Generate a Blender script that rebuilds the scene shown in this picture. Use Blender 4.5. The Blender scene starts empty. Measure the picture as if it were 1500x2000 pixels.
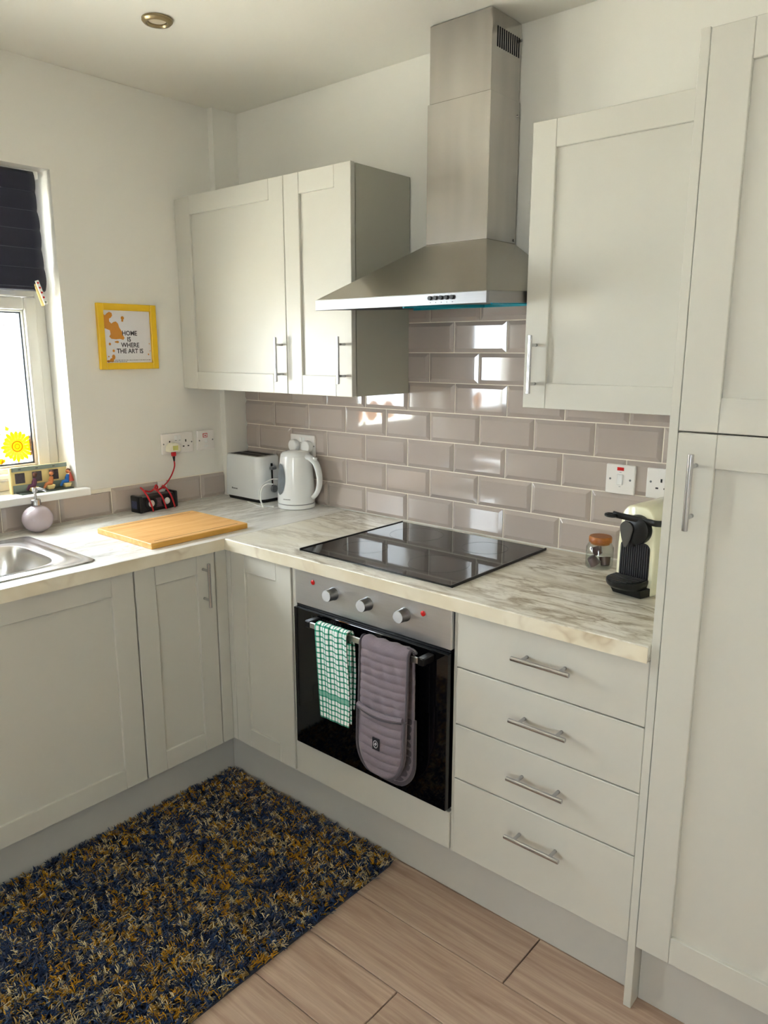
import bpy, bmesh, math, random
import numpy as np
from mathutils import Vector, Matrix
random.seed(7)
SC = bpy.context.scene
COL = SC.collection
PI = math.pi

# ------------------------------------------------------------------ camera
CAM = (2.6039, -2.0940, 1.5198)
YAW, PITCH, ROLL, FPX = 0.7086, -0.2122, 0.0003, 1466.79
_f = Vector((-math.sin(YAW) * math.cos(PITCH), math.cos(YAW) * math.cos(PITCH), math.sin(PITCH)))
_r = Vector((math.cos(YAW), math.sin(YAW), 0))
_u = _r.cross(_f)
_r, _u = math.cos(ROLL) * _r + math.sin(ROLL) * _u, -math.sin(ROLL) * _r + math.cos(ROLL) * _u
cd = bpy.data.cameras.new('camera')
cam = bpy.data.objects.new('camera', cd)
COL.objects.link(cam)
cam.matrix_world = Matrix(((_r.x, _u.x, -_f.x, CAM[0]), (_r.y, _u.y, -_f.y, CAM[1]), (_r.z, _u.z, -_f.z, CAM[2]), (0, 0, 0, 1)))
cd.sensor_fit = 'VERTICAL'
cd.sensor_height = 36.0
cd.lens = FPX / 2000 * 36.0
cd.clip_start = 0.02
SC.camera = cam

# ------------------------------------------------------------------ light and exposure
H = 2.44            # ceiling height
WIN = (-1.48, -0.775, 1.03, 2.11)        # kitchen window  y0 y1 z0 z1
GDR = (-2.56, -1.78, 0.0, 2.06)          # glazed back door in the same wall
FILL_WIN = (2.45, 3.15, 0.95, 2.10)           # unseen window added behind the camera for fill light  x0 x1 z0 z1
ROOM_X, ROOM_Y = 4.0, -4.2
SC.view_settings.view_transform = 'Standard'
SC.view_settings.look = 'None'
SC.view_settings.gamma = 1
SC.view_settings.use_curve_mapping = False
SC.view_settings.exposure = 2.15
w = bpy.data.worlds.new('world')
SC.world = w
w.use_nodes = True
bg = w.node_tree.nodes['Background']
bg.inputs[0].default_value = (0.88, 0.95, 1.02, 1)
bg.inputs[1].default_value = 6.0
sd = bpy.data.lights.new('sun', 'SUN')
sd.energy = 16.0
sd.angle = 0.02
sd.color = (1.0, 0.97, 0.93)
sun = bpy.data.objects.new('sun', sd)
COL.objects.link(sun)
sun.rotation_euler = Vector((-0.42, -0.25, -1.0)).to_track_quat('-Z', 'Y').to_euler()


def portal(name, loc, sx, sy, direction):
    l = bpy.data.lights.new(name, 'AREA')
    l.shape = 'RECTANGLE'
    l.size, l.size_y = sx, sy
    l.cycles.is_portal = True
    o = bpy.data.objects.new(name, l)
    COL.objects.link(o)
    o.location = loc
    o.rotation_euler = Vector(direction).to_track_quat('-Z', 'Y').to_euler()


portal('window_portal', (-0.2, (WIN[0] + WIN[1]) / 2, 1.57), 0.68, 1.06, (1, 0, 0))
portal('door_portal', (-0.2, (GDR[0] + GDR[1]) / 2, 1.5), 0.44, 0.84, (1, 0, 0))
portal('fill_window_portal', ((FILL_WIN[0] + FILL_WIN[1]) / 2, ROOM_Y - 0.1, (FILL_WIN[2] + FILL_WIN[3]) / 2), FILL_WIN[1] - FILL_WIN[0], FILL_WIN[3] - FILL_WIN[2], (0, 1, 0))
SC.cycles.max_bounces = 10
SC.cycles.diffuse_bounces = 6
SC.cycles.glossy_bounces = 5
SC.cycles.transparent_max_bounces = 12
SC.cycles.caustics_reflective = False
SC.cycles.caustics_refractive = False
SC.cycles.sample_clamp_indirect = 6.0


# ------------------------------------------------------------------ helpers
def lin(c):
    o = []
    for x in c[:3]:
        x = x / 255.0
        o.append(x / 12.92 if x <= 0.04045 else ((x + 0.055) / 1.055) ** 2.4)
    return (*o, 1)


class M:
    def __init__(s):
        s.v, s.f = [], []

    def add(s, v, f):
        b = len(s.v)
        s.v += [tuple(p) for p in v]
        s.f += [tuple(i + b for i in q) for q in f]
        return s

    def box(s, x0, x1, y0, y1, z0, z1):
        x0, x1 = min(x0, x1), max(x0, x1)
        y0, y1 = min(y0, y1), max(y0, y1)
        z0, z1 = min(z0, z1), max(z0, z1)
        return s.add([(x0, y0, z0), (x1, y0, z0), (x1, y1, z0), (x0, y1, z0), (x0, y0, z1), (x1, y0, z1), (x1, y1, z1), (x0, y1, z1)],
                     [(0, 3, 2, 1), (4, 5, 6, 7), (0, 1, 5, 4), (1, 2, 6, 5), (2, 3, 7, 6), (3, 0, 4, 7)])

    def cyl(s, p0, p1, r0, r1=None, n=20):
        r1 = r0 if r1 is None else r1
        p0, p1 = Vector(p0), Vector(p1)
        d = (p1 - p0).normalized()
        a = d.orthogonal().normalized()
        b = d.cross(a)
        v = []
        for p, r in ((p0, r0), (p1, r1)):
            for i in range(n):
                t = 2 * PI * i / n
                v.append(p + a * (r * math.cos(t)) + b * (r * math.sin(t)))
        f = [(i, (i + 1) % n, n + (i + 1) % n, n + i) for i in range(n)]
        f += [tuple(range(n - 1, -1, -1)), tuple(range(n, 2 * n))]
        return s.add(v, f)

    def tube(s, pts, r, n=8, closed=False):
        P = [Vector(p) for p in pts]
        k = len(P)
        v, f = [], []
        nrm = None
        for i in range(k):
            if closed:
                d = P[(i + 1) % k] - P[i - 1]
            else:
                d = P[min(i + 1, k - 1)] - P[max(i - 1, 0)]
            d.normalize()
            if nrm is None:
                nrm = d.orthogonal().normalized()
            else:
                nrm = (nrm - d * nrm.dot(d))
                nrm = nrm.normalized() if nrm.length > 1e-6 else d.orthogonal().normalized()
            b = d.cross(nrm)
            rr = r[i] if isinstance(r, (list, tuple)) else r
            for j in range(n):
                t = 2 * PI * j / n
                v.append(P[i] + nrm * (rr * math.cos(t)) + b * (rr * math.sin(t)))
        m = k if closed else k - 1
        for i in range(m):
            for j in range(n):
                f.append((i * n + j, i * n + (j + 1) % n, ((i + 1) % k) * n + (j + 1) % n, ((i + 1) % k) * n + j))
        if not closed:
            f += [tuple(range(n - 1, -1, -1)), tuple((k - 1) * n + j for j in range(n))]
        return s.add(v, f)

    def lathe(s, prof, c=(0, 0, 0), n=36, cap=True):
        v, f = [], []
        for r, z in prof:
            for j in range(n):
                t = 2 * PI * j / n
                v.append((c[0] + r * math.cos(t), c[1] + r * math.sin(t), c[2] + z))
        for i in range(len(prof) - 1):
            for j in range(n):
                f.append((i * n + j, i * n + (j + 1) % n, (i + 1) * n + (j + 1) % n, (i + 1) * n + j))
        if cap:
            f += [tuple(range(n - 1, -1, -1)), tuple((len(prof) - 1) * n + j for j in range(n))]
        return s.add(v, f)

    def prism(s, pts, vec):
        n = len(pts)
        vec = Vector(vec)
        v = [Vector(p) for p in pts]
        v = v + [p + vec for p in v]
        f = [tuple(range(n - 1, -1, -1)), tuple(range(n, 2 * n))] + [(i, (i + 1) % n, n + (i + 1) % n, n + i) for i in range(n)]
        return s.add(v, f)

    def rings(s, rings, cap0=True, cap1=True):
        n = len(rings[0])
        v = [p for r in rings for p in r]
        f = []
        for i in range(len(rings) - 1):
            for j in range(n):
                f.append((i * n + j, i * n + (j + 1) % n, (i + 1) * n + (j + 1) % n, (i + 1) * n + j))
        if cap0:
            f.append(tuple(range(n - 1, -1, -1)))
        if cap1:
            f.append(tuple((len(rings) - 1) * n + j for j in range(n)))
        return s.add(v, f)

    def xf(s, mat):
        s.v = [tuple(mat @ Vector(p)) for p in s.v]
        return s


def build(name, mb, mat, origin=(0, 0, 0), bevel=0.0, seg=1, smooth=False, uv=None, fixn=True):
    me = bpy.data.meshes.new(name)
    me.from_pydata([(p[0] - origin[0], p[1] - origin[1], p[2] - origin[2]) for p in mb.v], [], mb.f)
    if bevel > 0 or fixn:
        bm = bmesh.new()
        bm.from_mesh(me)
        if fixn:
            bmesh.ops.recalc_face_normals(bm, faces=bm.faces)
        if bevel > 0:
            ed = [e for e in bm.edges if len(e.link_faces) == 2 and e.calc_face_angle(0) > 0.5]
            bmesh.ops.bevel(bm, geom=ed, offset=bevel, segments=seg, profile=0.5, affect='EDGES', clamp_overlap=True)
        bm.to_mesh(me)
        bm.free()
    if smooth:
        me.polygons.foreach_set('use_smooth', [True] * len(me.polygons))
        me.set_sharp_from_angle(angle=math.radians(38))
    if mat:
        me.materials.append(mat)
    return me


def tag(o, label=None, cat=None, group=None, kind=None):
    if label:
        o['label'] = label
    if cat:
        o['category'] = cat
    if group:
        o['group'] = group
    if kind:
        o['kind'] = kind
    return o


def thing(name, label, cat, loc, group=None, rz=0.0):
    o = bpy.data.objects.new(name, None)
    COL.objects.link(o)
    o.location = loc
    o.rotation_euler = (0, 0, rz)
    o.empty_display_size = 0.05
    return tag(o, label, cat, group)


def root_loc(o):
    while o.parent:
        o = o.parent
    return o.location


def part(name, mb, mat, parent, bevel=0.0, seg=1, smooth=False, local=False, label=None):
    """a part (or sub-part) in world coordinates under its thing; local: already in the thing's own frame"""
    o = bpy.data.objects.new(name, build(name, mb, mat, (0, 0, 0) if local else root_loc(parent), bevel, seg, smooth))
    COL.objects.link(o)
    o.parent = parent
    if label:
        o['label'] = label
    return o


def solo(name, mb, mat, label, cat, group=None, bevel=0.0, seg=1, smooth=False):
    a = np.array(mb.v)
    org = ((a[:, 0].min() + a[:, 0].max()) / 2, (a[:, 1].min() + a[:, 1].max()) / 2, a[:, 2].min())
    o = bpy.data.objects.new(name, build(name, mb, mat, org, bevel, seg, smooth))
    o.location = org
    COL.objects.link(o)
    return tag(o, label, cat, group)


def struct(name, mb, mat, bevel=0.0, parent=None):
    o = bpy.data.objects.new(name, build(name, mb, mat, (0, 0, 0), bevel))
    COL.objects.link(o)
    if parent:
        o.parent = parent
    else:
        o['kind'] = 'structure'
    return o


def text_mesh(body, size, align='CENTER'):
    cu = bpy.data.curves.new('lettering', 'FONT')
    cu.body = body
    cu.size = size
    cu.align_x = align
    cu.resolution_u = 3
    cu.offset = size * 0.022
    ob = bpy.data.objects.new('lettering', cu)
    COL.objects.link(ob)
    dg = bpy.context.evaluated_depsgraph_get()
    me = ob.evaluated_get(dg).to_mesh()
    v = [tuple(x.co) for x in me.vertices]
    f = [tuple(p.vertices) for p in me.polygons]
    ob.evaluated_get(dg).to_mesh_clear()
    bpy.data.objects.remove(ob)
    bpy.data.curves.remove(cu)
    m = M()
    m.add(v, f)
    return m


# ------------------------------------------------------------------ materials
class NT:
    def __init__(s, name):
        s.m = bpy.data.materials.new(name)
        s.m.use_nodes = True
        s.t = s.m.node_tree
        s.b = s.t.nodes['Principled BSDF']
        s.out = s.t.nodes['Material Output']

    def n(s, typ, **kw):
        x = s.t.nodes.new(typ)
        for k, v in kw.items():
            setattr(x, k, v)
        return x

    def l(s, a, b):
        s.t.links.new(a, b)

    def coord(s, scale=(1, 1, 1), kind='Object', loc=None, rot=None):
        c = s.n('ShaderNodeTexCoord')
        mp = s.n('ShaderNodeMapping')
        mp.inputs['Scale'].default_value = scale
        if rot:
            mp.inputs['Rotation'].default_value = rot
        s.l(c.outputs[kind], mp.inputs['Vector'])
        return mp

    def noise(s, vec, scale, detail=3, rough=0.5, dist=0.0):
        x = s.n('ShaderNodeTexNoise')
        x.inputs['Scale'].default_value = scale
        x.inputs['Detail'].default_value = detail
        x.inputs['Roughness'].default_value = rough
        x.inputs['Distortion'].default_value = dist
        if vec is not None:
            s.l(vec, x.inputs['Vector'])
        return x.outputs['Fac']

    def ramp(s, fac, stops):
        x = s.n('ShaderNodeValToRGB')
        e = x.color_ramp.elements
        while len(e) < len(stops):
            e.new(0.5)
        for i, (p, c) in enumerate(stops):
            e[i].position = p
            e[i].color = c if len(c) == 4 else lin(c)
        s.l(fac, x.inputs[0])
        return x.outputs[0]

    def math(s, op, a, b=None, clamp=False):
        x = s.n('ShaderNodeMath', operation=op)
        x.use_clamp = clamp
        for i, q in enumerate((a, b)):
            if q is None:
                continue
            if isinstance(q, (int, float)):
                x.inputs[i].default_value = q
            else:
                s.l(q, x.inputs[i])
        return x.outputs[0]

    def mix(s, fac, a, b, blend='MIX'):
        x = s.n('ShaderNodeMix', data_type='RGBA', blend_type=blend)
        if isinstance(fac, (int, float)):
            x.inputs[0].default_value = fac
        else:
            s.l(fac, x.inputs[0])
        for i, q in ((6, a), (7, b)):
            if isinstance(q, tuple):
                x.inputs[i].default_value = q if len(q) == 4 else lin(q)
            else:
                s.l(q, x.inputs[i])
        return x.outputs[2]

    def bump(s, h, strength=0.2, dist=0.002):
        x = s.n('ShaderNodeBump')
        x.inputs['Strength'].default_value = strength
        x.inputs['Distance'].default_value = dist
        s.l(h, x.inputs['Height'])
        s.l(x.outputs[0], s.b.inputs['Normal'])


def plain(name, c, rough=0.5, metal=0.0, var=0.06, scale=6.0, bump=0.0, bscale=200, spec=0.5, coat=0.0):
    t = NT(name)
    col = lin(c)
    v = t.coord()
    f = t.noise(v.outputs[0], scale, 3)
    a = tuple(x * (1 - var) for x in col[:3]) + (1,)
    b = tuple(min(1, x * (1 + var)) for x in col[:3]) + (1,)
    t.l(t.mix(f, a, b), t.b.inputs['Base Color'])
    t.b.inputs['Roughness'].default_value = rough
    t.b.inputs['Metallic'].default_value = metal
    t.b.inputs['Specular IOR Level'].default_value = spec
    t.b.inputs['Coat Weight'].default_value = coat
    if bump:
        t.bump(t.noise(v.outputs[0], bscale, 2), bump, 0.001)
    return t.m


def m_glass(name, tint=(255, 255, 255), refl=1.0):
    t = NT(name)
    tr = t.n('ShaderNodeBsdfTransparent')
    tr.inputs[0].default_value = lin(tint)
    gl = t.n('ShaderNodeBsdfGlossy')
    gl.inputs['Roughness'].default_value = 0.02
    lw = t.n('ShaderNodeLayerWeight')
    lw.inputs[0].default_value = 0.5
    mx = t.n('ShaderNodeMixShader')
    fz = t.math('ADD', t.math('MULTIPLY', t.math('POWER', lw.outputs['Facing'], 5.0), 0.9), 0.04)
    t.l(t.math('MULTIPLY', fz, refl, True), mx.inputs[0])
    t.l(tr.outputs[0], mx.inputs[1])
    t.l(gl.outputs[0], mx.inputs[2])
    t.l(mx.outputs[0], t.out.inputs[0])
    return t.m


def m_marble(name, along):
    t = NT(name)
    sc = (1.2, 4.4, 2.4) if along == 'x' else (4.6, 0.9, 2.4)
    rot = (0, 0, 0.38) if along == 'x' else (0, 0, -0.06)
    v = t.coord(sc, rot=rot)
    warp = t.n('ShaderNodeTexNoise')
    warp.inputs['Scale'].default_value = 2.2
    warp.inputs['Detail'].default_value = 4
    t.l(v.outputs[0], warp.inputs['Vector'])
    ad = t.n('ShaderNodeVectorMath', operation='MULTIPLY_ADD')
    ad.inputs[1].default_value = (0.55, 0.55, 0.55)
    t.l(warp.outputs['Color'], ad.inputs[0])
    t.l(v.outputs[0], ad.inputs[2])
    n1 = t.noise(ad.outputs[0], 3.4, 5, 0.55)
    r1 = t.math('ABSOLUTE', t.math('SUBTRACT', n1, 0.5))
    vein = t.ramp(r1, [(0.0, (1, 1, 1, 1)), (0.018, (0.62, 0.62, 0.62, 1)), (0.075, (0, 0, 0, 1))])
    n2 = t.noise(ad.outputs[0], 9.0, 6, 0.6)
    r2 = t.math('ABSOLUTE', t.math('SUBTRACT', n2, 0.5))
    fine = t.ramp(r2, [(0.0, (1, 1, 1, 1)), (0.05, (0, 0, 0, 1))])
    mask = t.ramp(t.noise(v.outputs[0], 1.7, 2), [(0.36, (0.1, 0.1, 0.1, 1)), (0.62, (1, 1, 1, 1))])
    cloud = t.noise(ad.outputs[0], 1.6, 4)
    base = t.ramp(cloud, [(0.3, (229, 222, 203)), (0.6, (245, 242, 233))] if along == 'x' else [(0.3, (228, 225, 216)), (0.6, (246, 245, 242))])  # left run: window light painted in as a whiter, cooler base
    c1 = t.mix(t.math('MULTIPLY', t.math('MULTIPLY', vein, mask), 0.95 if along == 'x' else 0.6), base, (152, 134, 102) if along == 'x' else (150, 146, 140))
    c2 = t.mix(t.math('MULTIPLY', t.math('MULTIPLY', fine, mask), 0.42), c1, (164, 150, 126))
    t.l(c2, t.b.inputs['Base Color'])
    t.b.inputs['Roughness'].default_value = 0.32
    return t.m


def m_edge(name):
    t = NT(name)
    v = t.coord((2.2, 2.2, 2.2), rot=(0.5, 0.6, 0.3))
    n1 = t.noise(v.outputs[0], 4.5, 2, 0.5, 0.3)
    r1 = t.math('ABSOLUTE', t.math('SUBTRACT', n1, 0.5))
    vein = t.ramp(r1, [(0.0, (1, 1, 1, 1)), (0.07, (0, 0, 0, 1))])
    mask = t.ramp(t.noise(v.outputs[0], 2.5, 2), [(0.45, (0, 0, 0, 1)), (0.6, (1, 1, 1, 1))])
    base = t.ramp(t.noise(v.outputs[0], 3.0, 3), [(0.3, (222, 210, 184)), (0.65, (238, 231, 212))])
    t.l(t.mix(t.math('MULTIPLY', t.math('MULTIPLY', vein, mask), 0.5), base, (172, 146, 112)), t.b.inputs['Base Color'])
    t.b.inputs['Roughness'].default_value = 0.35
    return t.m


def m_wood(name, c0, c1, c2, along='x', scale=1.0, rough=0.45, contrast=1.0):
    t = NT(name)
    oi = t.n('ShaderNodeObjectInfo')
    tc = t.n('ShaderNodeTexCoord')
    off = t.n('ShaderNodeVectorMath', operation='MULTIPLY_ADD')
    off.inputs[1].default_value = (7, 13, 3)
    cb = t.n('ShaderNodeCombineXYZ')
    for i in range(3):
        t.l(oi.outputs['Random'], cb.inputs[i])
    t.l(cb.outputs[0], off.inputs[0])
    t.l(tc.outputs['Object'], off.inputs[2])
    mp = t.n('ShaderNodeMapping')
    mp.inputs['Scale'].default_value = (1.3 * scale, 16 * scale, 16 * scale) if along == 'x' else (16 * scale, 1.3 * scale, 16 * scale)
    t.l(off.outputs[0], mp.inputs['Vector'])
    g1 = t.noise(mp.outputs[0], 1.6, 5, 0.6, 0.9)
    mp2 = t.n('ShaderNodeMapping')
    mp2.inputs['Scale'].default_value = (5 * scale, 150 * scale, 60 * scale) if along == 'x' else (150 * scale, 5 * scale, 60 * scale)
    t.l(off.outputs[0], mp2.inputs['Vector'])
    g2 = t.noise(mp2.outputs[0], 1.0, 3, 0.6)
    a = t.ramp(g1, [(0.28, c0), (0.5, c1), (0.72, c2)])
    b = t.mix(t.math('MULTIPLY', t.ramp(g2, [(0.42, (1, 1, 1, 1)), (0.6, (0, 0, 0, 1))]), 0.35 * contrast), a, c0)
    tone = t.math('MULTIPLY_ADD', oi.outputs['Random'], 0.12)
    hv = t.n('ShaderNodeHueSaturation')
    t.l(b, hv.inputs['Color'])
    vv = t.math('ADD', t.math('MULTIPLY', oi.outputs['Random'], 0.12), 0.94)
    t.l(vv, hv.inputs['Value'])
    t.l(hv.outputs[0], t.b.inputs['Base Color'])
    t.b.inputs['Roughness'].default_value = rough
    t.bump(g2, 0.12, 0.001)
    return t.m


def m_steel(name, c, rough, along=(1, 1, 60), var=0.1, smear=0.0, sc=9.0, det=4):
    t = NT(name)
    v = t.coord(along)
    f = t.noise(v.outputs[0], sc, det, 0.7)
    col = lin(c)
    t.l(t.mix(f, tuple(x * (1 - var) for x in col[:3]) + (1,), tuple(min(1, x * (1 + var)) for x in col[:3]) + (1,)), t.b.inputs['Base Color'])
    t.b.inputs['Metallic'].default_value = 1.0
    v2 = t.coord()
    s = t.noise(v2.outputs[0], 7.0, 4, 0.6, 0.6)
    r = t.math('ADD', t.math('MULTIPLY', f, 0.12), rough - 0.06)
    r = t.math('ADD', r, t.math('MULTIPLY', t.math('SUBTRACT', s, 0.5), smear))
    t.l(r, t.b.inputs['Roughness'])
    t.b.inputs['Anisotropic'].default_value = 0.4
    return t.m


def m_towel():
    t = NT('tea_towel_check')
    uv = t.n('ShaderNodeTexCoord')
    sp = t.n('ShaderNodeSeparateXYZ')
    t.l(uv.outputs['UV'], sp.inputs[0])
    u, vv = sp.outputs[0], sp.outputs[1]

    def lines(x, pitch, wd):
        return t.math('LESS_THAN', t.math('FRACT', t.math('DIVIDE', x, pitch)), wd)
    a = lines(u, 0.0125, 0.36)
    b = lines(vv, 0.0165, 0.28)
    band = t.math('MULTIPLY', t.math('GREATER_THAN', vv, 0.066), t.math('LESS_THAN', vv, 0.086))
    g = t.math('MAXIMUM', t.math('MAXIMUM', a, b), t.math('MULTIPLY', band, 0.8))
    both = t.math('MULTIPLY', a, b)
    c = t.mix(t.math('MULTIPLY', g, 0.92), (250, 252, 251), (0, 158, 126))
    c = t.mix(both, c, (8, 116, 92))
    t.l(c, t.b.inputs['Base Color'])
    t.b.inputs['Roughness'].default_value = 0.95
    v = t.coord()
    w1 = t.n('ShaderNodeTexVoronoi')
    w1.inputs['Scale'].default_value = 190
    t.l(v.outputs[0], w1.inputs['Vector'])
    t.bump(w1.outputs['Distance'], 0.5, 0.002)
    return t.m


def m_fabric(name, c, var=0.12, bscale=900, rough=0.95):
    t = NT(name)
    v = t.coord()
    f = t.noise(v.outputs[0], 420, 2)
    g = t.noise(v.outputs[0], 14, 3)
    k = t.math('ADD', t.math('MULTIPLY', f, 0.6), t.math('MULTIPLY', g, 0.4))
    col = lin(c)
    t.l(t.mix(k, tuple(x * (1 - var * 2) for x in col[:3]) + (1,), tuple(min(1, x * (1 + var * 2)) for x in col[:3]) + (1,)), t.b.inputs['Base Color'])
    t.b.inputs['Roughness'].default_value = rough
    t.b.inputs['Sheen Weight'].default_value = 0.15
    t.bump(t.noise(v.outputs[0], bscale, 2), 0.35, 0.001)
    return t.m


def m_translucent(name, c, amount=0.6):
    t = NT(name)
    t.b.inputs['Base Color'].default_value = lin(c)
    t.b.inputs['Roughness'].default_value = 0.4
    tr = t.n('ShaderNodeBsdfTranslucent')
    tr.inputs[0].default_value = lin(c)
    mx = t.n('ShaderNodeMixShader')
    mx.inputs[0].default_value = amount
    t.l(t.b.outputs[0], mx.inputs[1])
    t.l(tr.outputs[0], mx.inputs[2])
    t.l(mx.outputs[0], t.out.inputs[0])
    return t.m


def m_yarn():
    t = NT('rug_yarn')
    a = t.n('ShaderNodeVertexColor', layer_name='yarn')
    v = t.coord()
    f = t.noise(v.outputs[0], 260, 2)
    t.l(t.mix(t.math('MULTIPLY', f, 0.35), a.outputs[0], (20, 20, 22)), t.b.inputs['Base Color'])
    t.b.inputs['Roughness'].default_value = 0.9
    return t.m


MAT = dict(
    wall=plain('wall_paint', (233, 231, 224), 0.85, var=0.02, scale=1.2, bump=0.05, bscale=260, spec=0.2),
    ceil=plain('ceiling_paint', (240, 238, 230), 0.9, var=0.02, scale=1.0, bump=0.04, bscale=200, spec=0.2),
    trim=plain('white_gloss_trim', (240, 239, 235), 0.3, var=0.02),
    upvc=plain('white_upvc', (222, 220, 212), 0.3, var=0.02),
    gasket=plain('grey_gasket', (70, 80, 92), 0.6),
    cab=plain('sage_grey_cabinet', (208, 206, 197), 0.36, var=0.02, scale=2.0, bump=0.015, bscale=300),
    carc=plain('carcass_grey', (186, 184, 170), 0.45, var=0.02),
    plinth=plain('plinth_grey', (198, 196, 190), 0.42, var=0.02),
    grout=plain('cream_grout', (242, 235, 220), 0.9, var=0.05, scale=60),
    tile=plain('taupe_glazed_tile', (184, 172, 164), 0.06, var=0.03, scale=2.5, spec=0.55, coat=0.3),
    marble_x=m_marble('marble_worktop', 'x'),
    marble_y_lit=m_marble('marble_worktop_window_lit', 'y'),
    edge=m_edge('cream_marble_edging'),
    plank=m_wood('greyed_oak_laminate', (158, 130, 112), (190, 164, 144), (208, 184, 164), 'x', 1.0, 0.42),
    subfloor=plain('floor_underlay', (40, 30, 24), 0.9),
    board=m_wood('bamboo_board', (214, 152, 84), (232, 180, 112), (240, 196, 132), 'y', 1.6, 0.5, 0.6),
    board_side=m_wood('bamboo_edge', (196, 140, 52), (216, 164, 72), (226, 178, 90), 'y', 1.2, 0.5, 0.6),
    steel=m_steel('brushed_steel', (226, 228, 232), 0.42, (1, 1, 50), 0.08, 0.15),
    steel_ch=m_steel('smear_and_reflection_steel', (198, 195, 191), 0.21, (3.2, 3.2, 0.5), 0.16, 0.22, 6.0, 1),  # smears, plus room reflections painted into the colour as broad vertical bands
    steel_h=m_steel('brushed_steel_canopy', (176, 172, 163), 0.30, (1, 1, 3), 0.03, 0.06, 2.0, 1),
    steel_r=m_steel('brushed_steel_rim', (158, 158, 160), 0.34, (1, 1, 50), 0.06, 0.1),
    steel_s=m_steel('sink_steel', (214, 212, 210), 0.24, (1, 40, 1), 0.05),
    chrome=plain('satin_chrome', (198, 198, 201), 0.2, 1.0, var=0.02),
    alu=plain('brushed_aluminium', (206, 206, 204), 0.34, 1.0, var=0.03),
    knob=plain('silver_knob', (150, 148, 146), 0.3, 0.9, var=0.03),
    knobface=plain('silver_knob_face', (206, 208, 212), 0.45, 0.2, var=0.03),
    black=plain('black_plastic', (11, 11, 12), 0.32),
    blackg=plain('black_gloss_glass', (6, 6, 8), 0.04, var=0.0, spec=0.55),
    hobg=plain('hob_ceramic_glass', (16, 15, 15), 0.045, var=0.0, spec=0.6),
    hobline=plain('hob_print_grey', (74, 72, 70), 0.2),
    rib=plain('rib_charcoal', (46, 46, 48), 0.4),
    dark=plain('dark_void', (12, 11, 10), 0.8),
    white=plain('white_plastic', (240, 240, 238), 0.22, var=0.01),
    whitek=plain('white_kettle_plastic', (238, 240, 240), 0.16, var=0.01, coat=0.3),
    toaster=plain('pale_grey_toaster_shell', (222, 225, 227), 0.25, var=0.01),
    grey=plain('grey_plastic', (120, 122, 124), 0.4),
    socket=plain('socket_white', (236, 232, 228), 0.3, var=0.01),
    red=plain('red_neon', (204, 16, 14), 0.3),
    redcab=plain('red_braided_cable', (190, 16, 30), 0.5),
    cream=plain('cream_machine_body', (245, 241, 210), 0.22, var=0.01, coat=0.3),
    darkgrey=plain('dark_grey_plastic', (72, 70, 66), 0.4),
    glass=m_glass('window_glass', (250, 252, 252), 1.0),
    jarglass=m_glass('jar_glass', (250, 252, 250), 1.2),
    gauge=plain('kettle_gauge', (120, 128, 134), 0.12, var=0.3, scale=18, coat=0.4),
    navy=m_fabric('navy_blind_fabric', (44, 44, 60), 0.08),
    towel=m_towel(),
    glove=m_fabric('mauve_grey_quilt', (128, 116, 124), 0.14),
    glovedark=m_fabric('grey_piping', (84, 78, 84), 0.1),
    patch=plain('woven_label_black', (24, 22, 30), 0.8),
    patchw=plain('woven_label_white', (200, 198, 206), 0.8),
    yellow=plain('yellow_frame_paint', (238, 192, 14), 0.35, var=0.03),
    paper=plain('print_paper', (244, 242, 246), 0.5, var=0.01),
    ink=plain('print_ink', (40, 32, 46), 0.6),
    orange=plain('print_orange', (232, 152, 24), 0.55, var=0.05),
    petal=m_translucent('sunflower_petal', (176, 104, 0), 0.5),
    petal2=m_translucent('sunflower_centre', (92, 40, 0), 0.5),
    leafy=m_translucent('sunflower_leaf', (150, 176, 10), 0.5),
    soap=plain('lilac_grey_ceramic', (186, 172, 176), 0.12, var=0.03, coat=0.5),
    yellowlabel=plain('label_yellow_green', (212, 208, 120), 0.5, var=0.2, scale=300),
    lidwood=m_wood('jar_lid_wood', (140, 76, 18), (166, 96, 26), (186, 116, 40), 'x', 2.0, 0.4),
    pod=plain('brown_coffee_pod', (74, 42, 42), 0.3, 0.3),
    podfoil=plain('pod_foil', (180, 168, 160), 0.3, 0.7),
    film=plain('cyan_protective_film', (28, 170, 200), 0.25),
    filt=plain('filter_mesh_grey', (120, 116, 108), 0.5, 0.6),
    orn=plain('ornament_cream', (240, 218, 150), 0.6, var=0.05, scale=40),
    orng=plain('ornament_grey_green', (140, 152, 140), 0.6, var=0.08, scale=40),
    ornpic=plain('ornament_picture', (74, 66, 72), 0.5, var=0.8, scale=120),
    skin=plain('ornament_tan', (196, 120, 70), 0.6),
    hair=plain('ornament_brown', (92, 52, 34), 0.7),
    blue=plain('ornament_blue', (40, 110, 190), 0.6),
    brick=plain('ornament_red', (176, 72, 56), 0.6),
    plum=plain('ornament_plum', (92, 44, 72), 0.6),
    rugbase=m_fabric('rug_backing', (34, 40, 56), 0.2),
    yarn=m_yarn(),
    bounce_paving=plain('pale_bounce_paving', (222, 216, 202), 0.9, var=0.06, scale=3),
    render_white=plain('white_render', (238, 238, 236), 0.85, var=0.04, scale=3, bump=0.2, bscale=40),
    lampglass=plain('lamp_frosted_glass', (226, 214, 190), 0.3),
    bronze=plain('satin_brass_nickel', (168, 152, 118), 0.3, 1.0),
    wire=plain('grey_wire', (40, 34, 34), 0.6),
)

# ------------------------------------------------------------------ the room shell
ZT = 0.91           # worktop height
TP, TV = 0.203, 0.1002
X0 = 0.924


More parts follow.
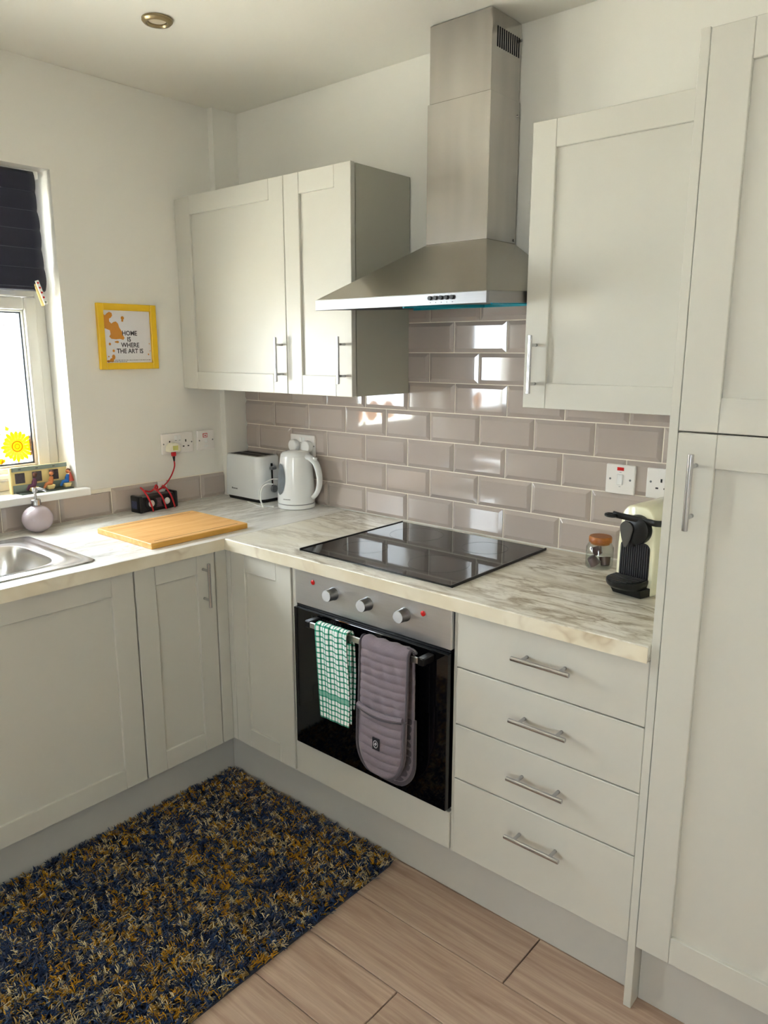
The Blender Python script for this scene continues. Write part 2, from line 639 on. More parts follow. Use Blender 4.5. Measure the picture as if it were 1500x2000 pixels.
def wall_with_holes(a0, a1, z0, z1, holes, conv):
    """boxes round rectangular holes; conv(a0,a1,z0,z1) adds a box"""
    As = sorted({a0, a1, *[h[0] for h in holes], *[h[1] for h in holes]})
    for p, q in zip(As, As[1:]):
        zs = [(z0, z1)]
        for h in holes:
            if h[0] <= p + 1e-6 and h[1] >= q - 1e-6:
                zs = [s for lo, hi in zs for s in ((lo, min(hi, h[2])), (max(lo, h[3]), hi)) if s[1] - s[0] > 1e-4]
        for lo, hi in zs:
            conv(p, q, lo, hi)


mb = M()
wall_with_holes(ROOM_Y - 0.25, 0.2, -0.1, H, [WIN, (GDR[0], GDR[1], 0, GDR[3])], lambda a, b, c, d: mb.box(-0.25, 0, a, b, c, d))
wall_left = struct('wall_left', mb, MAT['wall'])
wall_back = struct('wall_back', M().box(0.0005, ROOM_X, 0, 0.2, -0.1, H), MAT['wall'])
wall_right = struct('wall_right', M().box(ROOM_X, ROOM_X + 0.2, ROOM_Y - 0.25, 0.2, -0.1, H), MAT['wall'])
mb = M()
wall_with_holes(0.0005, ROOM_X - 0.0005, -0.1, H, [FILL_WIN], lambda a, b, c, d: mb.box(a, b, ROOM_Y - 0.2, ROOM_Y, c, d))
wall_rear = struct('wall_rear', mb, MAT['wall'])
ceiling = struct('ceiling', M().box(-0.25, ROOM_X + 0.2, ROOM_Y - 0.25, 0.2, H + 0.0005, H + 0.15), MAT['ceil'])
floor = struct('floor', M().box(-0.0, ROOM_X, ROOM_Y, 0, -0.08, -0.011), MAT['subfloor'])
struct('trim_1', M().box(0, 0.031, -0.118, -0.0005, 0.0, H), MAT['wall'])      # boxed-in pipe in the corner
# painted beads on the boxing
# floor planks
PW, PL = 0.187, 1.285
row = 0
y = -0.533 + PW * 3
joint = {0: 1.81, 1: 2.47, 2: 1.63, 3: 2.2, 4: 1.95}
plank_cache = {}
while y > ROOM_Y:
    k = round((-0.533 - y) / PW)
    j = joint.get(k, 1.81 + 0.43 * (k % 3))
    x = j - PL * math.ceil(j / PL)
    y1, y0 = min(y, -0.001), max(y - PW, ROOM_Y + 0.001)
    while x < ROOM_X and y1 > y0:
        a, b = max(x, 0.001), min(x + PL, ROOM_X - 0.001)
        if b - a > 0.02:
            key = (round(b - a, 3), round(y1 - y0, 3))
            if key not in plank_cache:
                plank_cache[key] = build('plank', M().box(-(b - a) / 2 + 0.0018, (b - a) / 2 - 0.0018, -(y1 - y0) / 2 + 0.0011, (y1 - y0) / 2 - 0.0011, -0.0105, 0), MAT['plank'], bevel=0.0012)
            o = bpy.data.objects.new('plank', plank_cache[key])
            COL.objects.link(o)
            o.parent = floor
            o.location = ((a + b) / 2, (y0 + y1) / 2, 0)
        x += PL
    y -= PW


# wall tiles: metro tile with a wide sloping edge, one mesh per size
tile_cache = {}


def tile_mesh(wd, ht, bl, br, bb, bt):
    key = (round(wd, 4), round(ht, 4), bl, br, bb, bt)
    if key in tile_cache:
        return tile_cache[key]
    B = 0.0125
    m = M()
    g = 0.0016
    l, r, b, t = -wd / 2 + g, wd / 2 - g, -ht / 2 + g, ht / 2 - g
    li, ri, bi, ti = l + (B if bl else 0.0004), r - (B if br else 0.0004), b + (B if bb else 0.0004), t - (B if bt else 0.0004)
    d0, d1 = 0.0030, 0.0092
    o = [(l, 0, b), (r, 0, b), (r, 0, t), (l, 0, t)]
    m1 = [(x, -d0, z) for x, _, z in o]
    m2 = [(li, -d1, bi), (ri, -d1, bi), (ri, -d1, ti), (li, -d1, ti)]
    m.rings([o, m1, m2])
    tile_cache[key] = build('tile', m, MAT['tile'], bevel=0.0006)
    return tile_cache[key]


rnd = random.Random(3)


def place_tile(parent, x0, x1, z0, z1, full=(True, True, True, True), left=False, yv=None):
    me = tile_mesh(x1 - x0, z1 - z0, *full)
    o = bpy.data.objects.new('tile', me)
    COL.objects.link(o)
    o.parent = parent
    tl = 0.0035
    if left:
        o.location = (0.0016, (x0 + x1) / 2, (z0 + z1) / 2)
        o.rotation_euler = (rnd.uniform(-tl, tl), 0, PI / 2 + rnd.uniform(-tl, tl))
    else:
        o.location = ((x0 + x1) / 2, -0.0016, (z0 + z1) / 2)
        o.rotation_euler = (rnd.uniform(-tl, tl), 0, rnd.uniform(-tl, tl))


gr = struct('grout_bed', M().box(0.032, 2.061, -0.0032, -0.0001, ZT + 0.001, ZT + 5 * TV).box(0.9, 1.6, -0.0032, -0.0001, ZT + 5 * TV, ZT + 8 * TV), MAT['grout'], parent=wall_back)
for r in range(1, 9):
    z0, z1 = ZT + (r - 1) * TV, ZT + r * TV
    z0 += 0.001 if r == 1 else 0
    lo, hi = (0.033, 2.060) if r <= 5 else (0.905, 1.60)
    off = 0.0 if r % 2 else 0.5
    sh = -0.008 if r >= 6 else 0.0
    k = -6
    while True:
        a = X0 + (k + off) * TP + sh
        b = a + TP
        k += 1
        if a >= hi:
            break
        if b <= lo:
            continue
        aa, bb = max(a, lo), min(b, hi)
        if bb - aa < 0.012:
            continue
        place_tile(wall_back, aa, bb, z0, z1, (aa == a, bb == b, True, True))
gl = struct('grout_bed', M().box(0.0001, 0.0032, -1.6, -0.119, ZT + 0.001, 1.0).box(0.0001, 0.0032, -0.744, -0.119, 1.0, 1.0125), MAT['grout'], parent=wall_left)
for k in range(-2, 6):
    b, a = -0.4435 - k * TP, -0.4435 - (k + 1) * TP
    aa, bb = max(a, -1.56), min(b, -0.12)
    if bb - aa < 0.02:
        continue
    if aa < -0.745 < bb:
        place_tile(wall_left, aa, bb, ZT + 0.001, 1.0, (aa == a, bb == b, True, False), True)
    else:
        place_tile(wall_left, aa, bb, ZT + 0.001, 1.0 if bb < -0.745 else 1.0105, (aa == a, bb == b, True, bb > -0.745), True)


# kitchen window: outer frame, lower and upper sash, panes
def framebars(m, y0, y1, z0, z1, wd, x0, x1):
    m.box(x0, x1, y0, y0 + wd, z0, z1).box(x0, x1, y1 - wd, y1, z0, z1)
    m.box(x0, x1, y0 + wd, y1 - wd, z0, z0 + wd).box(x0, x1, y0 + wd, y1 - wd, z1 - wd, z1)
    return m


win = bpy.data.objects.new('window_1', None)
COL.objects.link(win)
win['kind'] = 'structure'
win.location = (-0.14, -1.13, 1.03)
fr = M()
framebars(fr, WIN[0] + 0.001, WIN[1] - 0.001, WIN[2] + 0.0, WIN[3] - 0.001, 0.036, -0.185, -0.118)
part('window_frame', fr, MAT['upvc'], win, 0.004, 2)
part('transom', M().box(-0.185, -0.116, WIN[0] + 0.037, WIN[1] - 0.037, 1.702, 1.736), MAT['upvc'], win, 0.004, 2)
sash = part('sash', framebars(M(), WIN[0] + 0.038, WIN[1] - 0.038, 1.069, 1.700, 0.043, -0.175, -0.104), MAT['upvc'], win, 0.007, 2)
part('bead', framebars(M(), WIN[0] + 0.081, WIN[1] - 0.081, 1.112, 1.657, 0.007, -0.16, -0.117), MAT['upvc'], sash, 0.003)
part('gasket', framebars(M(), WIN[0] + 0.088, WIN[1] - 0.088, 1.119, 1.650, 0.005, -0.15, -0.126), MAT['gasket'], sash)
part('pane', M().box(-0.146, -0.142, WIN[0] + 0.083, WIN[1] - 0.083, 1.114, 1.655), MAT['glass'], sash)
us = part('sash', framebars(M(), WIN[0] + 0.038, WIN[1] - 0.040, 1.738, 2.07, 0.045, -0.175, -0.104), MAT['upvc'], win, 0.006, 2)
part('pane', M().box(-0.146, -0.142, WIN[0] + 0.08, WIN[1] - 0.08, 1.782, 2.026), MAT['glass'], us)
part('trickle_vent', M().box(-0.116, -0.1, -1.40, -0.885, 1.704, 1.72).box(-0.1, -0.094, -1.40, -0.885, 1.702, 1.707), MAT['upvc'], win, 0.002)
part('window_handle', M().box(-0.104, -0.088, -1.05, -1.015, 1.075, 1.105).box(-0.09, -0.068, -1.045, -0.965, 1.080, 1.096), MAT['white'], win, 0.005, 2)
sill = M().box(-0.118, 0.0, WIN[0] + 0.001, WIN[1] - 0.001, 1.003, 1.0295).box(0.0, 0.040, WIN[0] - 0.03, -0.744, 1.003, 1.0295)
struct('trim_2', sill, MAT['trim'], bevel=0.002)

# glazed back door further along the same wall (seen in the tile reflections)
d = bpy.data.objects.new('door_1', None)
COL.objects.link(d)
d['kind'] = 'structure'
d.location = (-0.14, (GDR[0] + GDR[1]) / 2, 0)
part('door_frame', framebars(M(), GDR[0] + 0.001, GDR[1] - 0.001, 0.001, GDR[3] - 0.001, 0.05, -0.18, -0.11), MAT['upvc'], d, 0.004)
leaf = part('door_leaf', framebars(M(), GDR[0] + 0.052, GDR[1] - 0.052, 1.02, 2.0, 0.13, -0.17, -0.105).box(-0.17, -0.105, GDR[0] + 0.052, GDR[1] - 0.052, 0.06, 1.019), MAT['upvc'], d, 0.004)
part('pane', M().box(-0.14, -0.135, GDR[0] + 0.17, GDR[1] - 0.17, 1.14, 1.88), MAT['glass'], leaf)
part('door_handle', M().box(-0.104, -0.09, GDR[1] - 0.12, GDR[1] - 0.085, 0.93, 1.1).box(-0.09, -0.055, GDR[1] - 0.22, GDR[1] - 0.09, 1.03, 1.05), MAT['chrome'], leaf, 0.004)
# invented window behind the camera, lets in fill light
d = bpy.data.objects.new('fill_window', None)
COL.objects.link(d)
d['kind'] = 'structure'
d.location = ((FILL_WIN[0] + FILL_WIN[1]) / 2, ROOM_Y - 0.1, FILL_WIN[2])
mb = M()
xm = (FILL_WIN[0] + FILL_WIN[1]) / 2
for a, b in ((FILL_WIN[0] + 0.001, FILL_WIN[0] + 0.07), (xm - 0.05, xm + 0.05), (FILL_WIN[1] - 0.07, FILL_WIN[1] - 0.001)):
    mb.box(a, b, ROOM_Y - 0.14, ROOM_Y - 0.07, FILL_WIN[2], FILL_WIN[3] - 0.001)
for a, b in ((FILL_WIN[0] + 0.07, xm - 0.05), (xm + 0.05, FILL_WIN[1] - 0.07)):
    mb.box(a, b, ROOM_Y - 0.14, ROOM_Y - 0.07, FILL_WIN[2], FILL_WIN[2] + 0.08).box(a, b, ROOM_Y - 0.14, ROOM_Y - 0.07, FILL_WIN[3] - 0.08, FILL_WIN[3] - 0.001)
part('window_frame', mb, MAT['upvc'], d, 0.004)
for a, b in ((FILL_WIN[0] + 0.068, xm - 0.048), (xm + 0.048, FILL_WIN[1] - 0.068)):
    part('pane', M().box(a, b, ROOM_Y - 0.11, ROOM_Y - 0.105, FILL_WIN[2] + 0.078, FILL_WIN[3] - 0.078), MAT['glass'], d)

# outside: added pale ground to bounce light in, rendered wall, string of lights
o = solo('bounce_ground', M().box(-14, 12, -16, 10, -0.35, -0.25), MAT['bounce_paving'], 'unseen pale ground outside, added to bounce daylight onto the ceiling', 'bounce_ground')
o['kind'] = 'structure'
o = solo('garden_wall', M().box(-5.3, -5.0, -6, 8, -0.25, 2.7), MAT['render_white'], 'white rendered garden wall beyond the window', 'wall')
o['kind'] = 'structure'
pts = []
for i in range(25):
    t = i / 24
    pts.append((-4.96, 0.6 + 1.9 * t, 1.70 + 0.35 * (2 * t - 1) ** 2))
sl = thing('string_lights', 'string of small hanging lights on the white garden wall outside', 'string lights', (-4.96, 1.5, 1.7))
part('cord', M().tube(pts, 0.008, 5), MAT['wire'], sl)
for i in range(1, 24, 2):
    p = pts[i]
    part('bulb', M().cyl((p[0], p[1], p[2] - 0.005), (p[0], p[1], p[2] - 0.075), 0.012, 0.008, 6), MAT['wire'], sl)
pr = thing('garden_pole', 'thin grey pole bracket on the white garden wall outside', 'pole', (-4.95, 1.0, 0.5))
part('pole', M().cyl((-4.95, 0.83, 1.72), (-4.95, 1.2, 1.28), 0.012, n=6), MAT['wire'], pr)
part('arm', M().cyl((-4.95, 0.6, 1.22), (-4.95, 1.2, 1.28), 0.014, n=6), MAT['wire'], pr)


# ------------------------------------------------------------------ kitchen units
def B(m, axis, front, a0, a1, z0, z1, d0, d1):
    """box on a front plane: axis 'y' faces -y, 'x' faces +x; d = distance out from the plane"""
    if axis == 'y':
        return m.box(a0, a1, front - d1, front - d0, z0, z1)
    return m.box(front + d0, front + d1, a0, a1, z0, z1)


def P(axis, front, a, z, dd):
    return (a, front - dd, z) if axis == 'y' else (front + dd, a, z)


def bar_handle(parent, axis, front, a, z, length=0.15, vertical=True):
    m = M()
    hl = length / 2
    if vertical:
        m.cyl(P(axis, front, a, z - hl, 0.034), P(axis, front, a, z + hl, 0.034), 0.0058, n=16)
        for s in (-1, 1):
            m.cyl(P(axis, front, a, z + s * 0.05, 0.0005), P(axis, front, a, z + s * 0.05, 0.033), 0.0045, n=12)
    else:
        m.cyl(P(axis, front, a - hl, z, 0.034), P(axis, front, a + hl, z, 0.034), 0.0058, n=16)
        for s in (-1, 1):
            m.cyl(P(axis, front, a + s * 0.05, z, 0.0005), P(axis, front, a + s * 0.05, z, 0.033), 0.0045, n=12)
    return part('handle', m, MAT['chrome'], parent, 0.0008, 1, True, label='satin chrome bar handle')


def shaker(root, axis, front, a0, a1, z0, z1, handle=None, stile=0.072, rail=0.066):
    """front = outer face plane of the door"""
    T = 0.020
    door = part('door', B(M(), axis, front, a0 + stile - 0.008, a1 - stile + 0.008, z0 + rail - 0.008, z1 - rail + 0.008, -T + 0.002, -0.009), MAT['cab'], root)
    part('stile', B(M(), axis, front, a0, a0 + stile, z0, z1, -T, 0), MAT['cab'], door, 0.0014)
    part('stile', B(M(), axis, front, a1 - stile, a1, z0, z1, -T, 0), MAT['cab'], door, 0.0014)
    part('rail', B(M(), axis, front, a0 + stile + 0.0004, a1 - stile - 0.0004, z0, z0 + rail, -T, -0.0003), MAT['cab'], door, 0.0012)
    part('rail', B(M(), axis, front, a0 + stile + 0.0004, a1 - stile - 0.0004, z1 - rail, z1, -T, -0.0003), MAT['cab'], door, 0.0012)
    if handle:
        bar_handle(door, axis, front, handle[0], handle[1])
    return door


def carcass(root, x0, x1, y0, y1, z0, z1, back, open_top=True, shelf=None, name='carcass'):
    """open-fronted box; back: 'y' (back against back wall) or 'x'"""
    t = 0.018
    m = M()
    if back == 'y':
        m.box(x0, x0 + t, y0, y1, z0, z1).box(x1 - t, x1, y0, y1, z0, z1)
        m.box(x0 + t, x1 - t, y0, y1, z0, z0 + t).box(x0 + t, x1 - t, y1 - 0.008, y1, z0 + t, z1)
        if not open_top:
            m.box(x0 + t, x1 - t, y0, y1 - 0.008, z1 - t, z1)
        for s in shelf or ():
            m.box(x0 + t, x1 - t, y0, y1 - 0.008, s, s + t)
    else:
        m.box(x0, x1, y0, y0 + t, z0, z1).box(x0, x1, y1 - t, y1, z0, z1)
        m.box(x0, x1, y0 + t, y1 - t, z0, z0 + t).box(x0, x0 + 0.008, y0 + t, y1 - t, z0 + t, z1)
    return part(name, m, MAT['carc'], root)


DB, DT = 0.171, 0.869        # base door bottom and top
FX, FY = 0.610, -0.585       # front planes of left and back runs
PLH = 0.165
# left run: sink unit and narrow unit
c = thing('base_cabinet', 'pale grey shaker sink cabinet with one wide plain door', 'cabinet', (0.3, -1.23, 0))
carcass(c, 0.02, FX - 0.036, -1.531, -0.932, PLH + 0.001, 0.870, 'x')
shaker(c, 'x', FX, -1.530, -0.9335, DB, DT)
c = thing('base_cabinet', 'narrow pale grey shaker cabinet with a vertical bar handle under the chopping board', 'cabinet', (0.3, -0.78, 0))
carcass(c, 0.02, FX - 0.036, -0.9315, -0.6305, PLH + 0.001, 0.870, 'x')
shaker(c, 'x', FX, -0.9285, -0.634, DB, DT, handle=(-0.682, 0.767), stile=0.070)
# corner post
post = M().box(0.590, FX, -0.6295, -0.5852, DB, DT).box(0.590, 0.6305, -0.585, -0.565, DB, DT)
solo('corner_post', post, MAT['cab'], 'slim grey corner post between the two runs of base cabinets', 'post', bevel=0.003, seg=2)
# back run: corner unit
c = thing('base_cabinet', 'narrow grey shaker corner cabinet without handle beside the oven', 'cabinet', (0.78, -0.3, 0))
carcass(c, 0.632, 0.9295, FY + 0.021, -0.02, PLH + 0.001, 0.870, 'y')
shaker(c, 'y', FY, 0.633, 0.928, DB, DT, stile=0.070)
# oven housing
c = thing('oven_housing', 'grey cabinet housing the built-in oven with a plain panel below it', 'cabinet', (1.245, -0.3, 0))
t_ = 0.018
mb = M().box(0.931, 0.948, FY + 0.006, -0.02, PLH + 0.001, 0.870).box(1.548, 1.557, FY + 0.006, -0.02, PLH + 0.001, 0.870)
mb.box(0.948, 1.548, FY + 0.022, -0.02, 0.270, 0.284)
part('carcass', mb, MAT['cab'], c)
part('filler_panel', M().box(0.946, 1.546, FY, FY + 0.02, DB, 0.2835), MAT['cab'], c, 0.0014)
# drawer unit
c = thing('drawer_cabinet', 'pale grey cabinet of four flat drawers with horizontal bar handles', 'cabinet', (1.81, -0.3, 0))
carcass(c, 1.558, 2.0595, FY + 0.034, -0.02, PLH + 0.001, 0.870, 'y')
for z0, z1, hz in ((0.171, 0.394, 0.319), (0.3975, 0.552, 0.481), (0.5555, 0.7125, 0.638), (0.716, 0.869, 0.799)):
    dr = part('drawer', M().box(1.5595, 2.0585, FY, FY + 0.02, z0, z1), MAT['cab'], c, 0.0016)
    bar_handle(dr, 'y', FY, 1.815, hz, 0.152, False)
# plinths
solo('plinth', M().box(0.515, 0.533, -1.56, -0.5335, 0.001, PLH), MAT['plinth'], 'grey plinth board under the sink cabinets', 'plinth')
solo('plinth', M().box(0.5335, 2.0595, -0.533, -0.515, 0.001, PLH), MAT['plinth'], 'long grey plinth board under the oven and drawers', 'plinth')
# tall unit with its end panel
solo('end_panel', M().box(2.0605, 2.0785, -0.588, -0.009, 0.001, 2.083), MAT['cab'], 'full height grey end panel between drawers and tall cabinet', 'panel', bevel=0.001)
c = thing('tall_cabinet', 'tall grey shaker larder cabinet with two stacked doors', 'cabinet', (2.38, -0.3, 0))
carcass(c, 2.0795, 2.68, -0.555, -0.009, PLH + 0.001, 2.08, 'y', False, (1.35,))
TF = -0.606
shaker(c, 'y', TF, 2.086, 2.68, 0.188, 1.3635, handle=(2.125, 1.252), stile=0.073)
shaker(c, 'y', TF, 2.086, 2.68, 1.3665, 2.074, stile=0.073)
solo('plinth', M().box(2.0795, 2.68, -0.545, -0.527, 0.001, PLH), MAT['plinth'], 'short grey plinth board under the tall larder cabinet', 'plinth')
# wall units
WF = -0.300
c = thing('wall_cabinet', 'wide grey shaker wall cabinet in the corner above the toaster', 'wall cabinet', (0.32, -0.14, 1.37))
carcass(c, 0.0325, 0.6245, WF + 0.021, -0.009, 1.372, 2.083, 'y', False)
shaker(c, 'y', WF, 0.0300, 0.6235, 1.371, 2.083, handle=(0.603, 1.488))
part('scribe_panel', M().box(0.0008, 0.0290, WF + 0.006, -0.12, 1.372, 2.083), MAT['cab'], c, 0.001)
c = thing('wall_cabinet', 'narrow grey shaker wall cabinet next to the cooker hood', 'wall cabinet', (0.78, -0.14, 1.37))
carcass(c, 0.6255, 0.9300, WF + 0.0255, -0.009, 1.372, 2.081, 'y', False)
shaker(c, 'y', WF, 0.6265, 0.9310, 1.371, 2.083, handle=(0.901, 1.488))
c = thing('wall_cabinet', 'grey shaker wall cabinet between cooker hood and tall larder', 'wall cabinet', (1.81, -0.14, 1.37))
carcass(c, 1.5595, 2.0595, WF + 0.021, -0.009, 1.372, 2.076, 'y', False)
shaker(c, 'y', WF, 1.5585, 2.0585, 1.369, 2.076, handle=(1.593, 1.483), stile=0.066)

# worktops
SINK = (0.115, 0.570, -1.52, -1.02)
mb = M()
hx0, hx1, hy0, hy1 = 0.135, 0.550, -1.50, -1.04
mb.box(0.0325, 0.63, -0.118, -0.009, ZT - 0.038, ZT)
mb.box(0.0005, 0.63, hy1, -0.1185, ZT - 0.038, ZT)
mb.box(0.0005, hx0, hy0, hy1, ZT - 0.038, ZT).box(hx1, 0.63, hy0, hy1, ZT - 0.038, ZT)
mb.box(0.0005, 0.63, -1.56, hy0, ZT - 0.038, ZT)
wl = solo('worktop', mb, MAT['marble_y_lit'], 'marble-effect worktop holding the sink and chopping board, painted whiter for window light', 'worktop')
wt = solo('worktop', M().box(0.6302, 2.0600, -0.605, -0.009, ZT - 0.038, ZT), MAT['marble_x'], 'cream marble-effect worktop holding the hob and coffee machine', 'worktop', bevel=0.003, seg=2)

part('edge_strip', M().box(0.6302, 0.6312, -1.56, -0.6062, ZT - 0.038, ZT - 0.0008), MAT['edge'], wl)
part('edge_strip', M().box(0.6314, 2.0600, -0.6062, -0.6052, ZT - 0.038, ZT - 0.0028), MAT['edge'], wt)

# ------------------------------------------------------------------ sink
s = thing('sink', 'stainless steel inset sink with a deep rounded bowl', 'sink', (0.34, -1.27, ZT))
N = 96
cx, cy = (SINK[0] + SINK[1]) / 2, (SINK[2] + SINK[3]) / 2


def rrect(hx, hy, r, z, ccx=cx, ccy=cy):
    out = []
    for i in range(N):
        t = 2 * PI * (i + 0.5) / N
        n_ = 2 / max(0.05, min(1, r))
        c_, s_ = math.cos(t), math.sin(t)
        k = (abs(c_) ** n_ + abs(s_) ** n_) ** (-1 / n_)
        out.append((ccx + hx * k * c_, ccy + hy * k * s_, z))
    return out


hx, hy = (SINK[1] - SINK[0]) / 2, (SINK[3] - SINK[2]) / 2
bx_, by_ = cx + 0.012, cy + 0.005
rg = [rrect(hx, hy, 0.06, ZT + 0.0004), rrect(hx - 0.002, hy - 0.002, 0.06, ZT + 0.0045), rrect(hx - 0.012, hy - 0.012, 0.07, ZT + 0.0055),
      rrect(hx - 0.024, hy - 0.022, 0.1, ZT + 0.003), rrect(hx - 0.036, hy - 0.036, 0.2, ZT + 0.003),
      rrect(hx - 0.043, hy - 0.046, 0.3, ZT + 0.0065), rrect(hx - 0.049, hy - 0.056, 0.36, ZT + 0.0035),
      rrect(hx - 0.056, hy - 0.068, 0.42, ZT + 0.0035), rrect(hx - 0.061, hy - 0.075, 0.46, ZT + 0.002),
      rrect(hx - 0.066, hy - 0.082, 0.5, ZT - 0.012), rrect(hx - 0.074, hy - 0.09, 0.5, ZT - 0.09),
      rrect(hx - 0.085, hy - 0.10, 0.5, ZT - 0.14), rrect(hx - 0.12, hy - 0.13, 0.55, ZT - 0.16), rrect(0.03, 0.03, 1, ZT - 0.163)]
part('basin', M().rings(rg, cap0=False), MAT['steel_s'], s, smooth=True)
part('drain', M().lathe([(0.033, 0), (0.033, 0.004), (0.02, 0.002), (0.001, 0.002)], (cx, cy, ZT - 0.1628), 24), MAT['chrome'], s, smooth=True)

# ------------------------------------------------------------------ hob
hb = thing('hob', 'black ceramic glass hob with four faint ring markings', 'hob', (1.225, -0.297, ZT))
hx0, hx1, hy0, hy1 = 0.935, 1.515, -0.549, -0.047
part('glass_top', M().box(hx0 + 0.004, hx1 - 0.004, hy0, hy1, ZT + 0.0005, ZT + 0.006), MAT['hobg'], hb, 0.0012)
for a, b in ((hx0 - 0.001, hx0 + 0.0038), (hx1 - 0.0038, hx1 + 0.001)):
    part('side_trim', M().box(a, b, hy0 - 0.001, hy1 + 0.001, ZT + 0.0005, ZT + 0.0085), MAT['black'], hb, 0.0008)
for x, y, r in ((1.075, -0.40, 0.072), (1.095, -0.165, 0.09), (1.365, -0.165, 0.072), (1.36, -0.40, 0.09)):
    v, f = [], []
    n_ = 64
    for i in range(n_):
        t = 2 * PI * i / n_
        for rr in (r - 0.0007, r + 0.0007):
            v.append((x + rr * math.cos(t), y + rr * math.sin(t), ZT + 0.0062))
    for i in range(n_):
        j = (i + 1) % n_
        f.append((2 * i, 2 * i + 1, 2 * j + 1, 2 * j))
    part('ring_marking', M().add(v, f), MAT['hobline'], hb)

# ------------------------------------------------------------------ oven
ov = thing('oven', 'built-in black glass oven with steel control panel and three knobs', 'oven', (1.253, -0.3, 0.286))
OF = -0.592
part('oven_body', M().box(0.955, 1.541, -0.565, -0.06, 0.288, 0.862), MAT['dark'], ov)
cp = part('control_panel', M().box(0.956, 1.5455, OF, -0.5655, 0.7575, 0.8685), MAT['steel'], ov, 0.0015)
for x in (1.122, 1.257, 1.392):
    k = part('knob', M().lathe([(0.0195, 0), (0.0195, 0.004), (0.0178, 0.007), (0.0172, 0.028), (0.0158, 0.031)], n=32).xf(
        Matrix.Translation((x, OF - 0.0003, 0.821)) @ Matrix.Rotation(PI / 2, 4, 'X')), MAT['knob'], ov, 0, 1, True, label='round silver knob')
    part('knob_face', M().cyl((x, OF - 0.0314, 0.821), (x, OF - 0.0322, 0.821), 0.0165, n=32), MAT['knobface'], k)
for x in (1.036, 1.454):
    part('indicator_light', M().lathe([(0.0076, 0), (0.0076, 0.002), (0.0055, 0.0035), (0.001, 0.004)], n=20).xf(
        Matrix.Translation((x, OF - 0.0003, 0.838)) @ Matrix.Rotation(PI / 2, 4, 'X')), MAT['red'], ov, smooth=True, label='small round red lamp')
part('vent_strip', M().box(0.958, 1.541, -0.586, -0.5655, 0.7475, 0.7565), MAT['black'], ov)
for i in range(14):
    part('vent_louvre', M().box(1.035 + i * 0.009, 1.041 + i * 0.009, -0.6015, -0.6003, 0.716, 0.735), MAT['black'], ov)
dr = part('oven_door', M().box(0.956, 1.5425, -0.600, -0.5655, 0.2925, 0.7465), MAT['blackg'], ov, 0.002, 2)
HB = M().box(1.075, 1.478, -0.6475, -0.6415, 0.7195, 0.7365)
part('handle_bar', HB, MAT['alu'], dr, 0.0012, label='flat brushed aluminium bar')
for x in (1.055, 1.478):
    part('handle_bracket', M().box(x, x + 0.022, -0.649, -0.6005, 0.717, 0.739), MAT['black'], dr, 0.003)


# ------------------------------------------------------------------ cooker hood
hd = thing('cooker_hood', 'stainless steel chimney cooker hood above the hob', 'cooker hood', (1.25, -0.1, 1.63))
BX0, BX1, BY = 0.953, 1.551, -0.480
WY = -0.0095


def slope(y, z0):
    return z0 + 0.022 * (y - BY) / (0 - BY)


zb, zt_ = 1.634, 1.663
bot = [(BX0, BY, zb), (BX1, BY, zb), (BX1, WY, slope(WY, zb)), (BX0, WY, slope(WY, zb))]
top = [(BX0, BY, zt_), (BX1, BY, zt_), (BX1, WY, slope(WY, zt_)), (BX0, WY, slope(WY, zt_))]
rim = M()
th = 0.012
# hollow rim: four walls
for (x0, x1, y0, y1) in ((BX0, BX1, BY, BY + th), (BX0, BX0 + th, BY + th, WY), (BX1 - th, BX1, BY + th, WY), (BX0 + th, BX1 - th, WY - th, WY)):
    q = [(x0, y0), (x1, y0), (x1, y1), (x0, y1)]
    rim.rings([[(a, b, slope(b, zb)) for a, b in q], [(a, b, slope(b, zt_)) for a, b in q]])
part('rim', rim, MAT['steel_r'], hd, 0.0008)
c0x, c1x, cyf, zc = 1.122, 1.343, -0.168, 1.834
part('canopy', M().rings([[(x, y, z + 0.0003) for x, y, z in top], [(c0x, cyf, zc), (c1x, cyf, zc), (c1x, WY, zc), (c0x, WY, zc)]]), MAT['steel_h'], hd, 0.001)
lo = part('lower_chimney', M().box(c0x, c1x, cyf, WY, zc + 0.0003, 2.228), MAT['steel_ch'], hd, 0.0012)
up = part('upper_chimney', M().box(c0x + 0.004, c1x - 0.004, cyf + 0.004, WY, 2.2283, 2.437), MAT['steel_ch'], hd, 0.0012)
for i in range(11):
    yy = -0.137 + i * 0.0112
    part('vent_slot', M().box(c1x - 0.0042, c1x - 0.0035, yy, yy + 0.0058, 2.345, 2.397), MAT['dark'], up)
for y, z in ((-0.018, 2.39), (-0.02, 2.19), (-0.02, 1.845)):
    part('screw', M().cyl((c1x - 0.004, y, z), (c1x + 0.003, y, z), 0.004, n=10), MAT['chrome'], up)
for i in range(5):
    x = 1.379 + i * 0.0175
    part('button', M().cyl((x, BY - 0.006, 1.6515), (x, BY - 0.0003, 1.6515), 0.0055, n=14), MAT['black'], hd, label='small round black push button')
    part('button_mark', M().box(x - 0.001, x + 0.001, BY - 0.0008, BY - 0.0002, 1.6395, 1.6412), MAT['ink'], hd)
